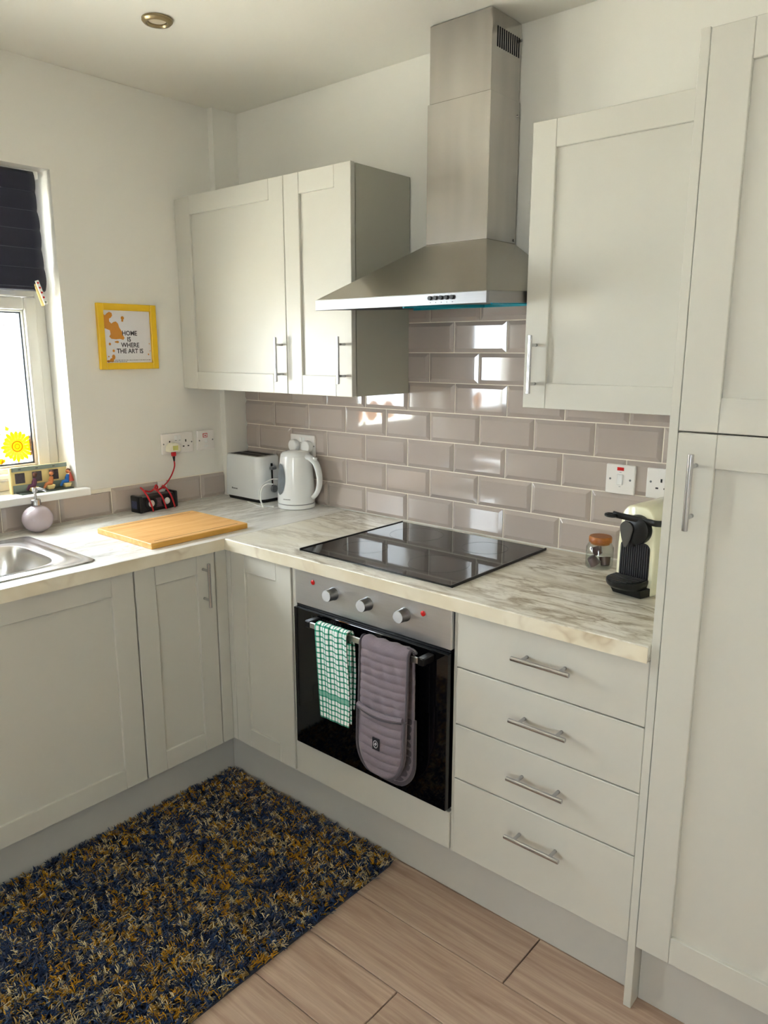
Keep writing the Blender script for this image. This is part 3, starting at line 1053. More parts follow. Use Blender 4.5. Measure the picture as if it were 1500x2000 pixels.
for x0, x1 in ((BX0 + 0.014, 1.2505), (1.2525, BX1 - 0.014)):
    q = [(x0, BY + 0.014), (x1, BY + 0.014), (x1, WY - 0.014), (x0, WY - 0.014)]
    fl = part('grease_filter', M().rings([[(a, b, slope(b, zb + 0.006)) for a, b in q], [(a, b, slope(b, zb + 0.012)) for a, b in q]]), MAT['filt'], hd)
    e = M()
    for (ax, bx2, ay, by2) in ((x0, x1, WY - 0.022, WY - 0.016), (x1 - 0.006, x1, BY + 0.05, WY - 0.022)):
        q = [(ax, ay), (bx2, ay), (bx2, by2), (ax, by2)]
        e.rings([[(a, b, slope(b, zb - 0.0035)) for a, b in q], [(a, b, slope(b, zb + 0.0055)) for a, b in q]])
    part('film_edge', e, MAT['film'], fl, label='curling cyan protective film')

# ------------------------------------------------------------------ sockets and switches
def plate(name, label, cat, axis, front, a0, a1, z0, z1, kind):
    r = thing(name, label, cat, P(axis, front, (a0 + a1) / 2, z0, 0))
    part('plate', B(M(), axis, front, a0, a1, z0, z1, 0.0003, 0.0095), MAT['socket'], r, 0.003, 2)
    S = 1 if axis == 'y' else 1
    ca, cz = (a0 + a1) / 2, (z0 + z1) / 2
    F = 0.0096

    def bit(nm, da, dz, wa, wz, mat, dep=0.0012, bv=0.0):
        return part(nm, B(M(), axis, front, ca + da - wa / 2, ca + da + wa / 2, cz + dz - wz / 2, cz + dz + wz / 2, F, F + dep), MAT[mat], r, bv)

    def screw(da, dz):
        part('screw', M().cyl(P(axis, front, ca + da, cz + dz, F), P(axis, front, ca + da, cz + dz, F + 0.0006), 0.0032, n=12), MAT['grey'], r)

    def pins(da, dz):
        bit('pin_hole', da, dz + 0.013, 0.005, 0.010, 'dark', 0.0003)
        bit('pin_hole', da - 0.0115, dz - 0.009, 0.008, 0.0045, 'dark', 0.0003)
        bit('pin_hole', da + 0.0115, dz - 0.009, 0.008, 0.0045, 'dark', 0.0003)
    if kind == 'double':
        sg = 1
        for sx in (-1, 1):
            pins(sx * 0.038, -0.006)
            bit('rocker_switch', sx * 0.009, 0.022, 0.013, 0.020, 'white', 0.003, 0.001)
            bit('switch_mark', sx * 0.009, 0.0105, 0.008, 0.0016, 'grey', 0.0004)
            screw(sx * 0.066, 0)
    elif kind == 'single':
        pins(0, -0.004)
        screw(-0.03, 0.004)
        screw(0.03, 0.004)
        bit('rocker_switch', 0.022, 0.026, 0.013, 0.02, 'white', 0.003, 0.001)
    elif kind == 'cooker':
        bit('neon_lamp', 0, 0.0305, 0.020, 0.0095, 'red', 0.0012)
        bit('rocker_switch', 0, 0.0, 0.017, 0.032, 'white', 0.005, 0.0015)
        bit('switch_mark', 0, 0.021, 0.006, 0.0012, 'grey', 0.0003)
        bit('switch_mark', 0, -0.021, 0.006, 0.0012, 'grey', 0.0003)
        screw(-0.030, 0)
        screw(0.030, 0)
    elif kind == 'fused':
        bit('neon_lamp', -0.004, 0.020, 0.022, 0.017, 'red', 0.0010)
        bit('neon_lens', -0.004, 0.020, 0.017, 0.012, 'socket', 0.0016)
        bit('lens_mark', -0.004, 0.0195, 0.010, 0.0035, 'red', 0.0019)
        bit('rocker_switch', -0.002, -0.002, 0.012, 0.016, 'white', 0.003, 0.001)
        bit('fuse_holder', 0.0, -0.024, 0.02, 0.008, 'white', 0.0012, 0.0005)
        screw(-0.033, 0)
        screw(0.033, 0)
    return r


plate('double_socket', 'white double wall socket above the black speaker', 'socket', 'x', 0.0, -0.417, -0.271, 1.113, 1.195, 'double')
plate('fused_switch', 'white switch plate with red outlined neon beside the double socket', 'switch', 'x', 0.0, -0.249, -0.164, 1.113, 1.195, 'fused')
plate('double_socket', 'white double wall socket on the tiles behind the kettle', 'socket', 'y', -0.0093, 0.322, 0.462, 1.104, 1.188, 'double')
plate('cooker_switch', 'white cooker switch with a red neon on the tiles', 'switch', 'y', -0.0093, 1.682, 1.770, 1.111, 1.197, 'cooker')
plate('single_socket', 'white wall socket on the tiles by the end panel', 'socket', 'y', -0.0093, 1.803, 1.889, 1.111, 1.197, 'single')


# plugs behind the kettle
for x, z, lab in ((0.355, 1.143, 'white plug in the tile socket, on the toaster side'), (0.430, 1.143, 'white plug in the tile socket, behind the kettle lid')):
    p = thing('plug', lab, 'plug', (x, -0.03, z))
    mm = M()
    out = []
    for i in range(20):
        t = 2 * PI * i / 20
        out.append((x + 0.024 * math.cos(t), -0.0202, z + 0.024 * math.sin(t) * 1.05))
    mm.prism(out, (0, -0.022, 0))
    part('plug_body', mm, MAT['white'], p, 0.004, 2)
    part('strain_relief', M().cyl((x, -0.035, z - 0.026), (x, -0.035, z - 0.045), 0.006, 0.004, 10), MAT['white'], p)

# ------------------------------------------------------------------ framed print
fp = thing('picture_frame', 'yellow framed print reading HOME IS WHERE THE ART IS', 'picture', (0, -0.532, 1.449))
fy0, fy1, fz0, fz1 = -0.652, -0.412, 1.450, 1.686
part('frame', framebars(M(), fy0, fy1, fz0, fz1, 0.024, 0.0005, 0.016), MAT['yellow'], fp, 0.0015)
pp_ = part('print', M().box(0.0005, 0.006, fy0 + 0.0235, fy1 - 0.0235, fz0 + 0.0235, fz1 - 0.0235), MAT['paper'], fp)
uy0, uy1, uz0, uz1 = fy0 + 0.024, fy1 - 0.024, fz0 + 0.024, fz1 - 0.024


def art(u, v, dx=0.0):
    return (0.0063 + dx, uy0 + u * (uy1 - uy0), uz1 - v * (uz1 - uz0))


blob = [(0, .06), (.05, .1), (.09, .06), (.14, .03), (.19, .05), (.20, .1), (.17, .14), (.13, .16), (.13, .21), (.17, .25), (.22, .22), (.27, .21), (.31, .25), (.33, .32), (.38, .4), (.40, .47), (.43, .52), (.40, .56), (.33, .54), (.25, .55), (.15, .54), (.11, .5), (.14, .45), (.13, .38), (.05, .35), (0, .34)]
part('paint_splash', M().add([art(*p) for p in blob], [tuple(range(len(blob)))]), MAT['orange'], pp_)


def dot(u, v, ru, rv):
    q = [art(u + ru * math.cos(2 * PI * i / 14), v + rv * math.sin(2 * PI * i / 14)) for i in range(14)]
    part('paint_drop', M().add(q, [tuple(range(14))]), MAT['orange'], pp_)


for a in ((.41, .14, .035, .035), (.405, .19, .022, .022), (.27, .6, .035, .022), (.24, .6, .025, .016), (.11, .64, .024, .026), (.18, .77, .025, .027), (.07, .88, .014, .014), (.17, .89, .035, .05), (.13, .95, .045, .04), (.06, .97, .04, .025), (.93, .84, .014, .018), (.97, .77, .01, .01), (.96, .63, .009, .012)):
    dot(*a)
for i, (txt, uc) in enumerate((('HOME', .54), ('IS', .52), ('WHERE', .54), ('THE ART IS', .53))):
    tm = text_mesh(txt, 0.0235)
    base = art(uc, (0.47, 0.588, 0.70, 0.815)[i])
    tm.v = [(0.0066, base[1] + p[0] * 0.94, base[2] + p[1]) for p in tm.v]
    part('lettering', tm, MAT['ink'], pp_, label='dark capital letters')
fine = M()
for r_, (u0, u1) in enumerate(((.2, .98), (.04, .45))):
    u = u0
    while u < u1:
        wv = random.uniform(.015, .04)
        a, b = art(u, .945 + .03 * r_), art(min(u + wv, u1), .955 + .03 * r_)
        fine.add([(0.0066, a[1], a[2]), (0.0066, b[1], a[2]), (0.0066, b[1], b[2]), (0.0066, a[1], b[2])], [(0, 1, 2, 3)])
        u += wv + .012
part('small_print', fine, MAT['ink'], pp_)
part('glazing', M().box(0.0085, 0.0092, fy0 + 0.0235, fy1 - 0.0235, fz0 + 0.0235, fz1 - 0.0235), m_glass('frame_glass', (252, 252, 252), 0.5), fp)

# ------------------------------------------------------------------ ceiling downlight
dl = thing('downlight', 'recessed brass-rimmed ceiling downlight, switched off', 'ceiling light', (0.563, -0.705, H - 0.012))
part('bezel', M().lathe([(0.043, 0.0118), (0.043, 0.006), (0.038, 0.001), (0.030, 0.0), (0.026, 0.004), (0.026, 0.0118)], (0.563, -0.705, H - 0.012), 40, cap=False), MAT['bronze'], dl, smooth=True)
part('lamp', M().lathe([(0.0255, 0.0118), (0.0255, 0.008), (0.018, 0.0055), (0.001, 0.005)], (0.563, -0.705, H - 0.012), 32), MAT['lampglass'], dl, smooth=True)

# ------------------------------------------------------------------ roman blind
bl = thing('roman_blind', 'navy fabric roman blind half lowered in the window recess', 'blind', (-0.05, -1.13, 1.72))
ys = [WIN[0] + 0.02 + i * (0.650 / 30) for i in range(31)]
zs = [2.104, 2.040, 1.979, 1.918, 1.857, 1.794, 1.732]
prof = []
for a, b in zip(zs, zs[1:]):
    for i in range(6):
        t = i / 6
        prof.append((-0.050 + 0.006 * math.sin(PI * t) ** 0.7, a + (b - a) * t))
prof.append((-0.050, 1.732))
prof.append((-0.054, 1.722))
prof.append((-0.062, 1.718))
v, f = [], []
for j, (px, pz) in enumerate(prof):
    for i, yy in enumerate(ys):
        e = (0.0016 * math.sin(pz * 40) + 0.012 * (2.1 - pz) / 0.38) * (1 if i == 30 else 0)
        v.append((px + 0.0012 * math.sin(yy * 21 + pz * 9), yy + e, pz))
n_ = len(ys)
for j in range(len(prof) - 1):
    for i in range(n_ - 1):
        f.append((j * n_ + i, j * n_ + i + 1, (j + 1) * n_ + i + 1, (j + 1) * n_ + i))
fab = part('fabric', M().add(v, f), MAT['navy'], bl, smooth=True)
sm = fab.modifiers.new('thickness', 'SOLIDIFY')
sm.thickness = 0.0025
for z in zs[1:]:
    part('seam', M().tube([(-0.0485 + 0.0012 * math.sin(y_ * 21 + z * 9), y_, z) for y_ in ys], 0.0013, 5), plain('navy_seam', (70, 70, 84), 0.9) if z == zs[1] else bpy.data.materials['navy_seam'], bl)
part('head_rail', M().box(-0.075, -0.056, WIN[0] + 0.02, WIN[1] - 0.015, 2.085, 2.1085), MAT['white'], bl)
# spotted peg clipped to the blind
pg = thing('clothes_peg', 'white peg with red dots clipped to the blind corner', 'peg', (-0.04, -0.82, 1.68))
p0, p1 = Vector((-0.036, -0.838, 1.752)), Vector((-0.036, -0.812, 1.674))
dv = (p1 - p0).normalized()
sd_ = Vector((0, dv.z, -dv.y))
for k, (dx, mt, nm) in enumerate(((0.0, 'white', 'front_arm'), (-0.018, 'orn', 'back_arm'))):
    a = p0 + Vector((dx + (0.0 if k == 0 else 0.002), 0, 0))
    b = p1 + Vector((dx - (0.0 if k == 0 else 0.004), 0, -0.004 * k))
    q = [a - sd_ * 0.0065, a + sd_ * 0.0065, b + sd_ * 0.0055, b - sd_ * 0.0055]
    arm = part(nm, M().prism(q, (0.005, 0, 0)), MAT[mt], pg, 0.0015)
    if k == 0:
        for i in range(5):
            c_ = p0.lerp(p1, 0.1 + 0.2 * i) + Vector((0.0052, 0, 0))
            part('dot', M().cyl(c_, c_ + Vector((0.0006, 0, 0)), 0.0036, n=12), MAT['red' if i < 4 else 'orng'], arm)


# ------------------------------------------------------------------ sunflower stickers on the window panes
def sunflower(label, y, z, r, xg, seed):
    rn = random.Random(seed)
    s = thing('sunflower_sticker', label, 'sticker', (xg, y, z), 'sunflower stickers on the window glass')
    n_ = 20
    c = Vector((xg + 0.0006, y, z))
    tn = math.tan(PI / n_)
    for i in range(n_):
        t = 2 * PI * i / n_
        L = r * rn.uniform(0.9, 1.05)
        d_ = Vector((0, math.cos(t), math.sin(t)))
        e = Vector((0, -math.sin(t), math.cos(t)))
        q = [c + d_ * k + e * (sg * k * tn * (1.0 if k < 0.5 * r else 0.995)) for k, sg in ((0.31 * r, -1), (0.82 * r, -1))]
        q += [c + d_ * L * 0.95 - e * 0.07 * r, c + d_ * L, c + d_ * L * 0.95 + e * 0.07 * r]
        q += [c + d_ * k + e * (sg * k * tn * (1.0 if k < 0.5 * r else 0.995)) for k, sg in ((0.82 * r, 1), (0.31 * r, 1))]
        part('petal', M().add(q, [tuple(range(len(q)))]), MAT['petal'], s)
    for r1, r0, mt in ((0.34, 0.28, 'petal2'), (0.28, 0.16, 'petal'), (0.16, 0.12, 'petal2'), (0.12, 0.0005, 'petal')):
        v, f = [], []
        for i in range(28):
            for rr in (r0, r1):
                v.append((xg + 0.0009, y + rr * r * math.cos(2 * PI * i / 28), z + rr * r * math.sin(2 * PI * i / 28)))
        for i in range(28):
            j = (i + 1) % 28
            f.append((2 * i, 2 * i + 1, 2 * j + 1, 2 * j))
        part('disc', M().add(v, f), MAT[mt], s)
    for t in (-2.4, -0.75, 0.5, 2.0):
        d_ = Vector((0, math.cos(t), math.sin(t)))
        e = Vector((0, -math.sin(t), math.cos(t)))
        c = Vector((xg + 0.0003, y, z))
        q = [c + d_ * r * 1.06, c + d_ * r * 1.2 - e * r * 0.15, c + d_ * r * 1.46, c + d_ * r * 1.2 + e * r * 0.15]
        part('leaf', M().add(q, [(0, 1, 2, 3)]), MAT['leafy'], s)


XG = -0.1418
sunflower('sunflower window sticker nearest the recess side', -0.913, 1.182, 0.058, XG, 1)
sunflower('sunflower window sticker, middle one of the lower row', -1.035, 1.192, 0.056, XG, 2)
sunflower('tiny sunflower window sticker low on the pane between two larger ones', -0.974, 1.134, 0.012, XG, 5)
sunflower('sunflower window sticker far along the kitchen pane', -1.16, 1.188, 0.056, XG, 3)
sunflower('sunflower window sticker on the back door glass', -2.06, 1.20, 0.06, -0.1345, 4)

# ------------------------------------------------------------------ ornament on the sill
on = thing('sill_ornament', 'cream ornament with three little seated figures and pictures on the window sill', 'ornament', (-0.03, -0.885, 1.03))
oy0, oy1, ox = -0.987, -0.787, -0.045
part('back_board', M().box(ox - 0.006, ox, oy0, oy1, 1.0302, 1.121), MAT['orn'], on, 0.001)
part('top_band', M().box(ox + 0.0002, ox + 0.004, oy0 + 0.004, oy1, 1.106, 1.1205), MAT['orng'], on)
part('base_band', M().box(ox + 0.0002, ox + 0.002, oy0 + 0.004, oy1, 1.0302, 1.058), MAT['orng'], on)
part('base', M().box(ox + 0.0022, 0.0, oy0 + 0.012, oy1, 1.0302, 1.034), plain('ornament_base_dark', (74, 82, 74), 0.6), on)
part('side_post', M().box(ox - 0.006, ox + 0.01, oy0 - 0.006, oy0 - 0.0003, 1.0302, 1.122), MAT['orn'], on, 0.001)
for i, y_ in enumerate((-0.957, -0.897, -0.836)):
    pf = part('picture', M().box(ox + 0.0003, ox + 0.0030, y_ - 0.017, y_ + 0.017, 1.064, 1.1), MAT['ornpic'], on, 0.002)
    part('stud', M().box(ox + 0.0042, ox + 0.0052, y_ - 0.004, y_ + 0.004, 1.1115, 1.1145), MAT['ornpic'], on)
    fy = y_ + 0.034
    seat = part('seat', M().rings([[(ox + 0.012 + a, fy + b, 1.0342) for a, b in ((0, -.010), (.02, -.010), (.02, .010), (0, .010))], [(ox + 0.008 + a, fy + b, 1.050) for a, b in ((0, -.015), (.028, -.015), (.028, .015), (0, .015))]]), MAT['orn'], on, 0.002)
    fg = M()
    fg.tube([(ox + 0.022, fy - 0.022, 1.040), (ox + 0.024, fy - 0.014, 1.054), (ox + 0.022, fy + 0.002, 1.055), (ox + 0.02, fy + 0.006, 1.066), (ox + 0.018, fy + 0.010, 1.078)], [0.004, 0.006, 0.009, 0.009, 0.006], 8)
    part('figure', fg, MAT[('plum', 'skin', 'blue')[i]], on, 0, 1, True)
    part('figure_head', M().lathe([(0.001, -0.008), (0.006, -0.005), (0.0078, 0), (0.006, 0.005), (0.001, 0.008)], (ox + 0.018, fy + 0.010, 1.089), 12), MAT[('hair', 'skin', 'skin')[i]], on, 0, 1, True)
    part('figure_hair', M().lathe([(0.001, -0.004), (0.008, 0), (0.007, 0.005), (0.001, 0.008)], (ox + 0.016, fy + 0.013, 1.092), 10), MAT['hair'], on, 0, 1, True)
part('red_cone', M().cyl((ox + 0.03, oy1 + 0.0, 1.055), (ox + 0.03, oy1 - 0.002, 1.088), 0.009, 0.003, 12), MAT['brick'], on)

# ------------------------------------------------------------------ soap dispenser
sx, sy = 0.075, -0.963
so = thing('soap_dispenser', 'round lilac grey ceramic soap dispenser with chrome pump by the sink', 'soap dispenser', (sx, sy, ZT))
pr_ = []
for i in range(21):
    t = -1.18 + (PI / 2 - 0.12 + 1.18) * i / 20
    pr_.append((0.0505 * math.cos(t), 0.0465 + 0.0470 * math.sin(t)))
pr_[0] = (pr_[0][0], 0.0005 + 0.002)
part('bottle', M().lathe([(pr_[0][0] - 0.004, 0.0004)] + pr_ + [(0.011, 0.0945)], (sx, sy, ZT), 48), MAT['soap'], so, 0, 1, True)
pm = M().lathe([(0.0155, 0), (0.0155, 0.018), (0.0135, 0.020), (0.0045, 0.0202), (0.0045, 0.045), (0.0085, 0.0452), (0.0085, 0.058), (0.007, 0.060)], (sx, sy, ZT + 0.0947), 24)
pmp = part('pump', pm, MAT['chrome'], so, 0, 1, True)
part('spout', M().tube([(sx, sy, ZT + 0.149), (sx + 0.012, sy + 0.012, ZT + 0.150), (sx + 0.022, sy + 0.022, ZT + 0.147), (sx + 0.026, sy + 0.026, ZT + 0.141)], 0.0042, 10), MAT['chrome'], pmp, 0, 1, True)

# ------------------------------------------------------------------ chopping board
cb = thing('chopping_board', 'bamboo chopping board with a juice groove on the left worktop', 'chopping board', (0.41, -0.65, ZT), rz=0.0)
bx0, bx1, by0, by1 = 0.252, 0.577, -0.845, -0.462
bt = part('board', M().box(bx0, bx1, by0, by1, ZT + 0.0005, ZT + 0.0195), MAT['board'], cb, 0.002)
part('edge_strip', M().box(bx1 + 0.0001, bx1 + 0.001, by0 + 0.002, by1 - 0.002, ZT + 0.002, ZT + 0.018), MAT['board_side'], cb)
for x_ in (bx0 + 0.022, bx1 - 0.024):
    part('groove', M().box(x_, x_ + 0.0028, by0 + 0.026, by1 - 0.026, ZT + 0.0192, ZT + 0.0197), plain('groove_dark', (112, 70, 40), 0.7) if x_ < 0.3 else bpy.data.materials['groove_dark'], cb)

# ------------------------------------------------------------------ speaker with red cable
sp = thing('speaker', 'small black twin-cone speaker with a red cable wound round it', 'speaker', (0.05, -0.49, ZT), rz=0.0)
A_, B_ = Vector((0.085, -0.578, 0)), Vector((0.072, -0.400, 0))
ax_ = (B_ - A_).normalized()
nr = Vector((ax_.y, -ax_.x, 0)).normalized()      # out of the front
if nr.x < 0:
    nr = -nr


def spt(a, d_, z):
    p = A_ + ax_ * a + nr * d_
    return (p.x, p.y, ZT + z)


LS = (B_ - A_).length


def sbox(a0, a1, d0, d1, z0, z1):
    return M().rings([[spt(a0, d0, z0), spt(a1, d0, z0), spt(a1, d1, z0), spt(a0, d1, z0)], [spt(a0, d0, z1), spt(a1, d0, z1), spt(a1, d1, z1), spt(a0, d1, z1)]])


part('speaker_body', sbox(0.008, LS - 0.008, -0.056, -0.003, 0.0008, 0.06), MAT['black'], sp, 0.006, 2)
for a0, a1 in ((0, 0.016), (LS - 0.016, LS)):
    part('end_cap', sbox(a0, a1, -0.06, 0.0, 0.0004, 0.066), MAT['black'], sp, 0.005, 2)
for a in (0.054, LS - 0.052):
    c0 = Vector(spt(a, -0.0028, 0.032))
    sr = part('cone_surround', M().lathe([(0.026, 0), (0.026, 0.003), (0.022, 0.005), (0.017, 0.001), (0.013, 0.0008)], n=32).xf(Matrix.Translation(c0) @ nr.to_track_quat('Z', 'Y').to_matrix().to_4x4()), plain('rubber_black', (12, 12, 14), 0.5) if a < 0.1 else bpy.data.materials['rubber_black'], sp, 0, 1, True)
    part('cone_cap', M().lathe([(0.0135, 0.0012), (0.012, 0.0045), (0.007, 0.0065), (0.001, 0.007)], n=28).xf(Matrix.Translation(c0) @ nr.to_track_quat('Z', 'Y').to_matrix().to_4x4()), MAT['socket'], sp, 0, 1, True, label='white speaker cone cap')
part('front_print', sbox(LS / 2 - 0.016, LS / 2 + 0.016, -0.0029, -0.0022, 0.014, 0.05), plain('speaker_print', (92, 66, 76), 0.5, var=0.7, scale=160), sp)
part('side_print', sbox(-0.0006, -0.0001, -0.05, -0.018, 0.016, 0.046), plain('speaker_side_print', (52, 56, 84), 0.5, var=0.9, scale=180), sp)
cbx = thing('carton', 'small pale card box standing behind the speaker', 'box', (0.02, -0.43, ZT))
part('card', M().box(0.0095, 0.0095 + 0.004, -0.449, -0.409, ZT + 0.0005, ZT + 0.1), MAT['socket'], cbx, 0.0008)
part('card_print', M().box(0.0136, 0.0139, -0.437, -0.422, ZT + 0.074, ZT + 0.08), MAT['orng'], cbx)
# adapter and cable
ad = thing('plug_adapter', 'domed white plug with a yellow label in the double socket', 'plug', (0.02, -0.382, 1.13))
ac = (-0.379, 1.132)
out = [(0.0102, ac[0] + 0.0265 * math.cos(t), ac[1] + 0.0285 * math.sin(t)) for t in [PI * i / 16 for i in range(17)]]
out += [(0.0102, ac[0] - 0.0265, ac[1] - 0.008), (0.0102, ac[0] + 0.0265, ac[1] - 0.008)]
part('adapter_body', M().prism(out, (0.034, 0, 0)), plain('adapter_white', (240, 236, 214), 0.3), ad, 0.005, 2)
part('label', M().box(0.0443, 0.0447, ac[0] - 0.012, ac[0] + 0.012, ac[1] - 0.001, ac[1] + 0.017), MAT['yellowlabel'], ad)
ca = thing('charging_cable', 'red cable hanging from the domed plug and looped over the speaker', 'cable', (0.03, -0.39, 1.12))
part('connector', M().box(0.022, 0.034, ac[0] - 0.009, ac[0] + 0.009, ac[1] - 0.026, ac[1] - 0.009), MAT['redcab'], ca, 0.002)
part('boot', M().cyl((0.028, ac[0], ac[1] - 0.0262), (0.028, ac[0] + 0.001, ac[1] - 0.046), 0.006, 0.0032, 12), MAT['black'], ca)


def smooth_path(P_, k=6):
    P_ = [Vector(p) for p in P_]
    out = []
    for i in range(len(P_) - 1):
        a, b, c, d_ = P_[max(i - 1, 0)], P_[i], P_[i + 1], P_[min(i + 2, len(P_) - 1)]
        for j in range(k):
            t = j / k
            out.append(0.5 * ((2 * b) + (c - a) * t + (2 * a - 5 * b + 4 * c - d_) * t * t + (3 * b - a - 3 * c + d_) * t ** 3))
    out.append(P_[-1])
    return out


part('cord', M().tube(smooth_path([(0.028, ac[0] + 0.001, ac[1] - 0.046), (0.028, ac[0] + 0.001, 1.065), (0.027, -0.391, 1.035), (0.024, -0.406, 1.012), (0.02, -0.418, 0.998), (0.022, -0.44, 0.985)]), 0.0028, 8), MAT['redcab'], ca, 0, 1, True)
for a, ex in ((0.036, 0.012), (0.096, 0.0), (0.138, 0.006)):
    q = [spt(a - 0.004 + 0.02, -0.045, 0.076 + ex * 0.3), spt(a - 0.006, -0.03, 0.082 + ex), spt(a - 0.010, -0.006, 0.078 + ex * 0.6), spt(a - 0.003, 0.0105, 0.058), spt(a + 0.008, 0.0105, 0.03), spt(a + 0.016, 0.0105, 0.0035)]
    part('loop', M().tube(smooth_path(q), 0.0034, 8), MAT['redcab'], ca, 0, 1, True)
q = [spt(0.05, -0.03, 0.079), spt(0.075, -0.035, 0.072), spt(0.09, -0.028, 0.082), spt(0.1, -0.03, 0.094), spt(0.11, -0.034, 0.086), spt(0.105, -0.03, 0.074), spt(0.125, -0.028, 0.08), spt(0.14, -0.03, 0.078)]
part('loop', M().tube(smooth_path(q), 0.0034, 8), MAT['redcab'], ca, 0, 1, True)

# ------------------------------------------------------------------ toaster
to = thing('toaster', 'white two-slice toaster with dark slots in the worktop corner', 'toaster', (0.165, -0.085, ZT))


def rr_ring(cx_, cy_, hx_, hy_, r_, z, k=6):
    o_ = []
    for sx_, sy_, a0 in ((1, 1, 0), (-1, 1, PI / 2), (-1, -1, PI), (1, -1, 1.5 * PI)):
        for i in range(k + 1):
            t = a0 + PI / 2 * i / k
            o_.append((cx_ + sx_ * (hx_ - r_) + r_ * math.cos(t), cy_ + sy_ * (hy_ - r_) + r_ * math.sin(t), z))
    return o_


tx, ty = 0.166, -0.092
part('base', M().rings([rr_ring(tx, ty, 0.112, 0.054, 0.03, ZT + 0.0005), rr_ring(tx, ty, 0.116, 0.058, 0.032, ZT + 0.015)]), MAT['black'], to, 0, 1, True)
tb = part('shell', M().rings([rr_ring(tx, ty, 0.121, 0.064, 0.034, ZT + 0.0152), rr_ring(tx, ty, 0.1225, 0.0655, 0.035, ZT + 0.022), rr_ring(tx, ty, 0.118, 0.0625, 0.034, ZT + 0.12), rr_ring(tx, ty, 0.113, 0.060, 0.032, ZT + 0.182), rr_ring(tx, ty, 0.108, 0.055, 0.028, ZT + 0.188)]), MAT['toaster'], to, 0, 1, True)
part('top_plate', M().box(tx - 0.085, tx + 0.085, ty - 0.044, ty + 0.044, ZT + 0.1882, ZT + 0.1895), plain('toaster_top_brown', (62, 52, 44), 0.4), to, 0.0004)
for y_ in (-0.022, 0.022):
    part('slot', M().box(tx - 0.075, tx + 0.075, ty + y_ - 0.014, ty + y_ + 0.014, ZT + 0.1896, ZT + 0.1902), MAT['dark'], to)
part('lever_slot', M().box(tx + 0.1165, tx + 0.1225, ty - 0.003, ty + 0.003, ZT + 0.05, ZT + 0.16), MAT['dark'], to)
part('lever', M().box(tx + 0.119, tx + 0.136, ty - 0.014, ty + 0.014, ZT + 0.135, ZT + 0.148), MAT['grey'], to, 0.003)
part('browning_dial', M().cyl((tx + 0.119, ty + 0.005, ZT + 0.055), (tx + 0.131, ty + 0.005, ZT + 0.055), 0.015, n=24), MAT['grey'], to, 0.001)
lg = M()
for i, wv in enumerate((0.005, 0.003, 0.004, 0.003, 0.004, 0.004)):
    xx = tx - 0.06 + i * 0.0062
    lg.box(xx, xx + wv, ty - 0.0664, ty - 0.0645, ZT + 0.045, ZT + (0.0515 if i == 0 else 0.0495))
part('logo', lg, MAT['grey'], to, label='small grey logo lettering')

# ------------------------------------------------------------------ kettle
kx, ky = 0.432, -0.0945
ke = thing('kettle', 'white jug kettle with grey water gauge beside the toaster', 'kettle', (kx, ky, ZT))
part('power_base', M().lathe([(0.070, 0.0005), (0.0745, 0.003), (0.0745, 0.016), (0.072, 0.0185)], (kx, ky, ZT), 48), MAT['whitek'], ke, 0, 1, True)
part('base_ring', M().lathe([(0.0715, 0.0186), (0.0715, 0.0215)], (kx, ky, ZT), 48), MAT['grey'], ke, 0, 1, True)
part('jug', M().lathe([(0.0735, 0.0216), (0.0745, 0.03), (0.0735, 0.06), (0.0705, 0.11), (0.066, 0.16), (0.0615, 0.195), (0.0595, 0.206)], (kx, ky, ZT), 48), MAT['whitek'], ke, 0, 1, True)
part('lid', M().lathe([(0.059, 0.2062), (0.0575, 0.212), (0.05, 0.220), (0.03, 0.2245), (0.001, 0.2255)], (kx, ky, ZT), 48), MAT['whitek'], ke, 0, 1, True)
hdir = Vector((0.76, 0.65, 0)).normalized()
hdir = Vector((0.93, 0.20, 0)).normalized()
kc = Vector((kx, ky, ZT))
hp = [kc + hdir * 0.046 + Vector((0, 0, 0.205)), kc + hdir * 0.070 + Vector((0, 0, 0.200)), kc + hdir * 0.096 + Vector((0, 0, 0.178)), kc + hdir * 0.109 + Vector((0, 0, 0.14)), kc + hdir * 0.110 + Vector((0, 0, 0.10)), kc + hdir * 0.098 + Vector((0, 0, 0.066)), kc + hdir * 0.079 + Vector((0, 0, 0.045))]
hp = smooth_path(hp, 5)
hs = hdir.cross(Vector((0, 0, 1)))
rg = []
for i, p in enumerate(hp):
    d_ = (hp[min(i + 1, len(hp) - 1)] - hp[max(i - 1, 0)]).normalized()
    nn = hs.cross(d_)
    t = i / (len(hp) - 1)
    wv, tk = 0.021 - 0.010 * t, 0.0115 - 0.002 * t
    rg.append([p + hs * (wv * math.cos(2 * PI * j / 14)) + nn * (tk * math.sin(2 * PI * j / 14)) for j in range(14)])
hk = part('handle', M().rings(rg), MAT['whitek'], ke, 0, 1, True)
bp = kc + hdir * 0.086 + Vector((0, 0, 0.198))
part('button', M().cyl(bp + Vector((0.004, 0, -0.004)), bp + hdir * 0.006 + Vector((0, 0, 0.006)), 0.010, 0.009, 18), MAT['white'], hk, 0.0006)
gd = math.atan2(-0.98, -0.2)
v, f = [], []
na, nz = 12, 16
for j in range(nz + 1):
    tz = -1 + 2 * j / nz
    z_ = 0.118 + 0.062 * tz
    hw = 0.027 * math.sqrt(max(0, 1 - tz * tz)) + 0.0005
    r_ = 0.0742 + (0.0665 - 0.0742) * (z_ - 0.03) / 0.13 + 0.0026
    for i in range(na + 1):
        a_ = gd + (hw / 0.07) * (-1 + 2 * i / na)
        v.append((kx + r_ * math.cos(a_), ky + r_ * math.sin(a_), ZT + z_))
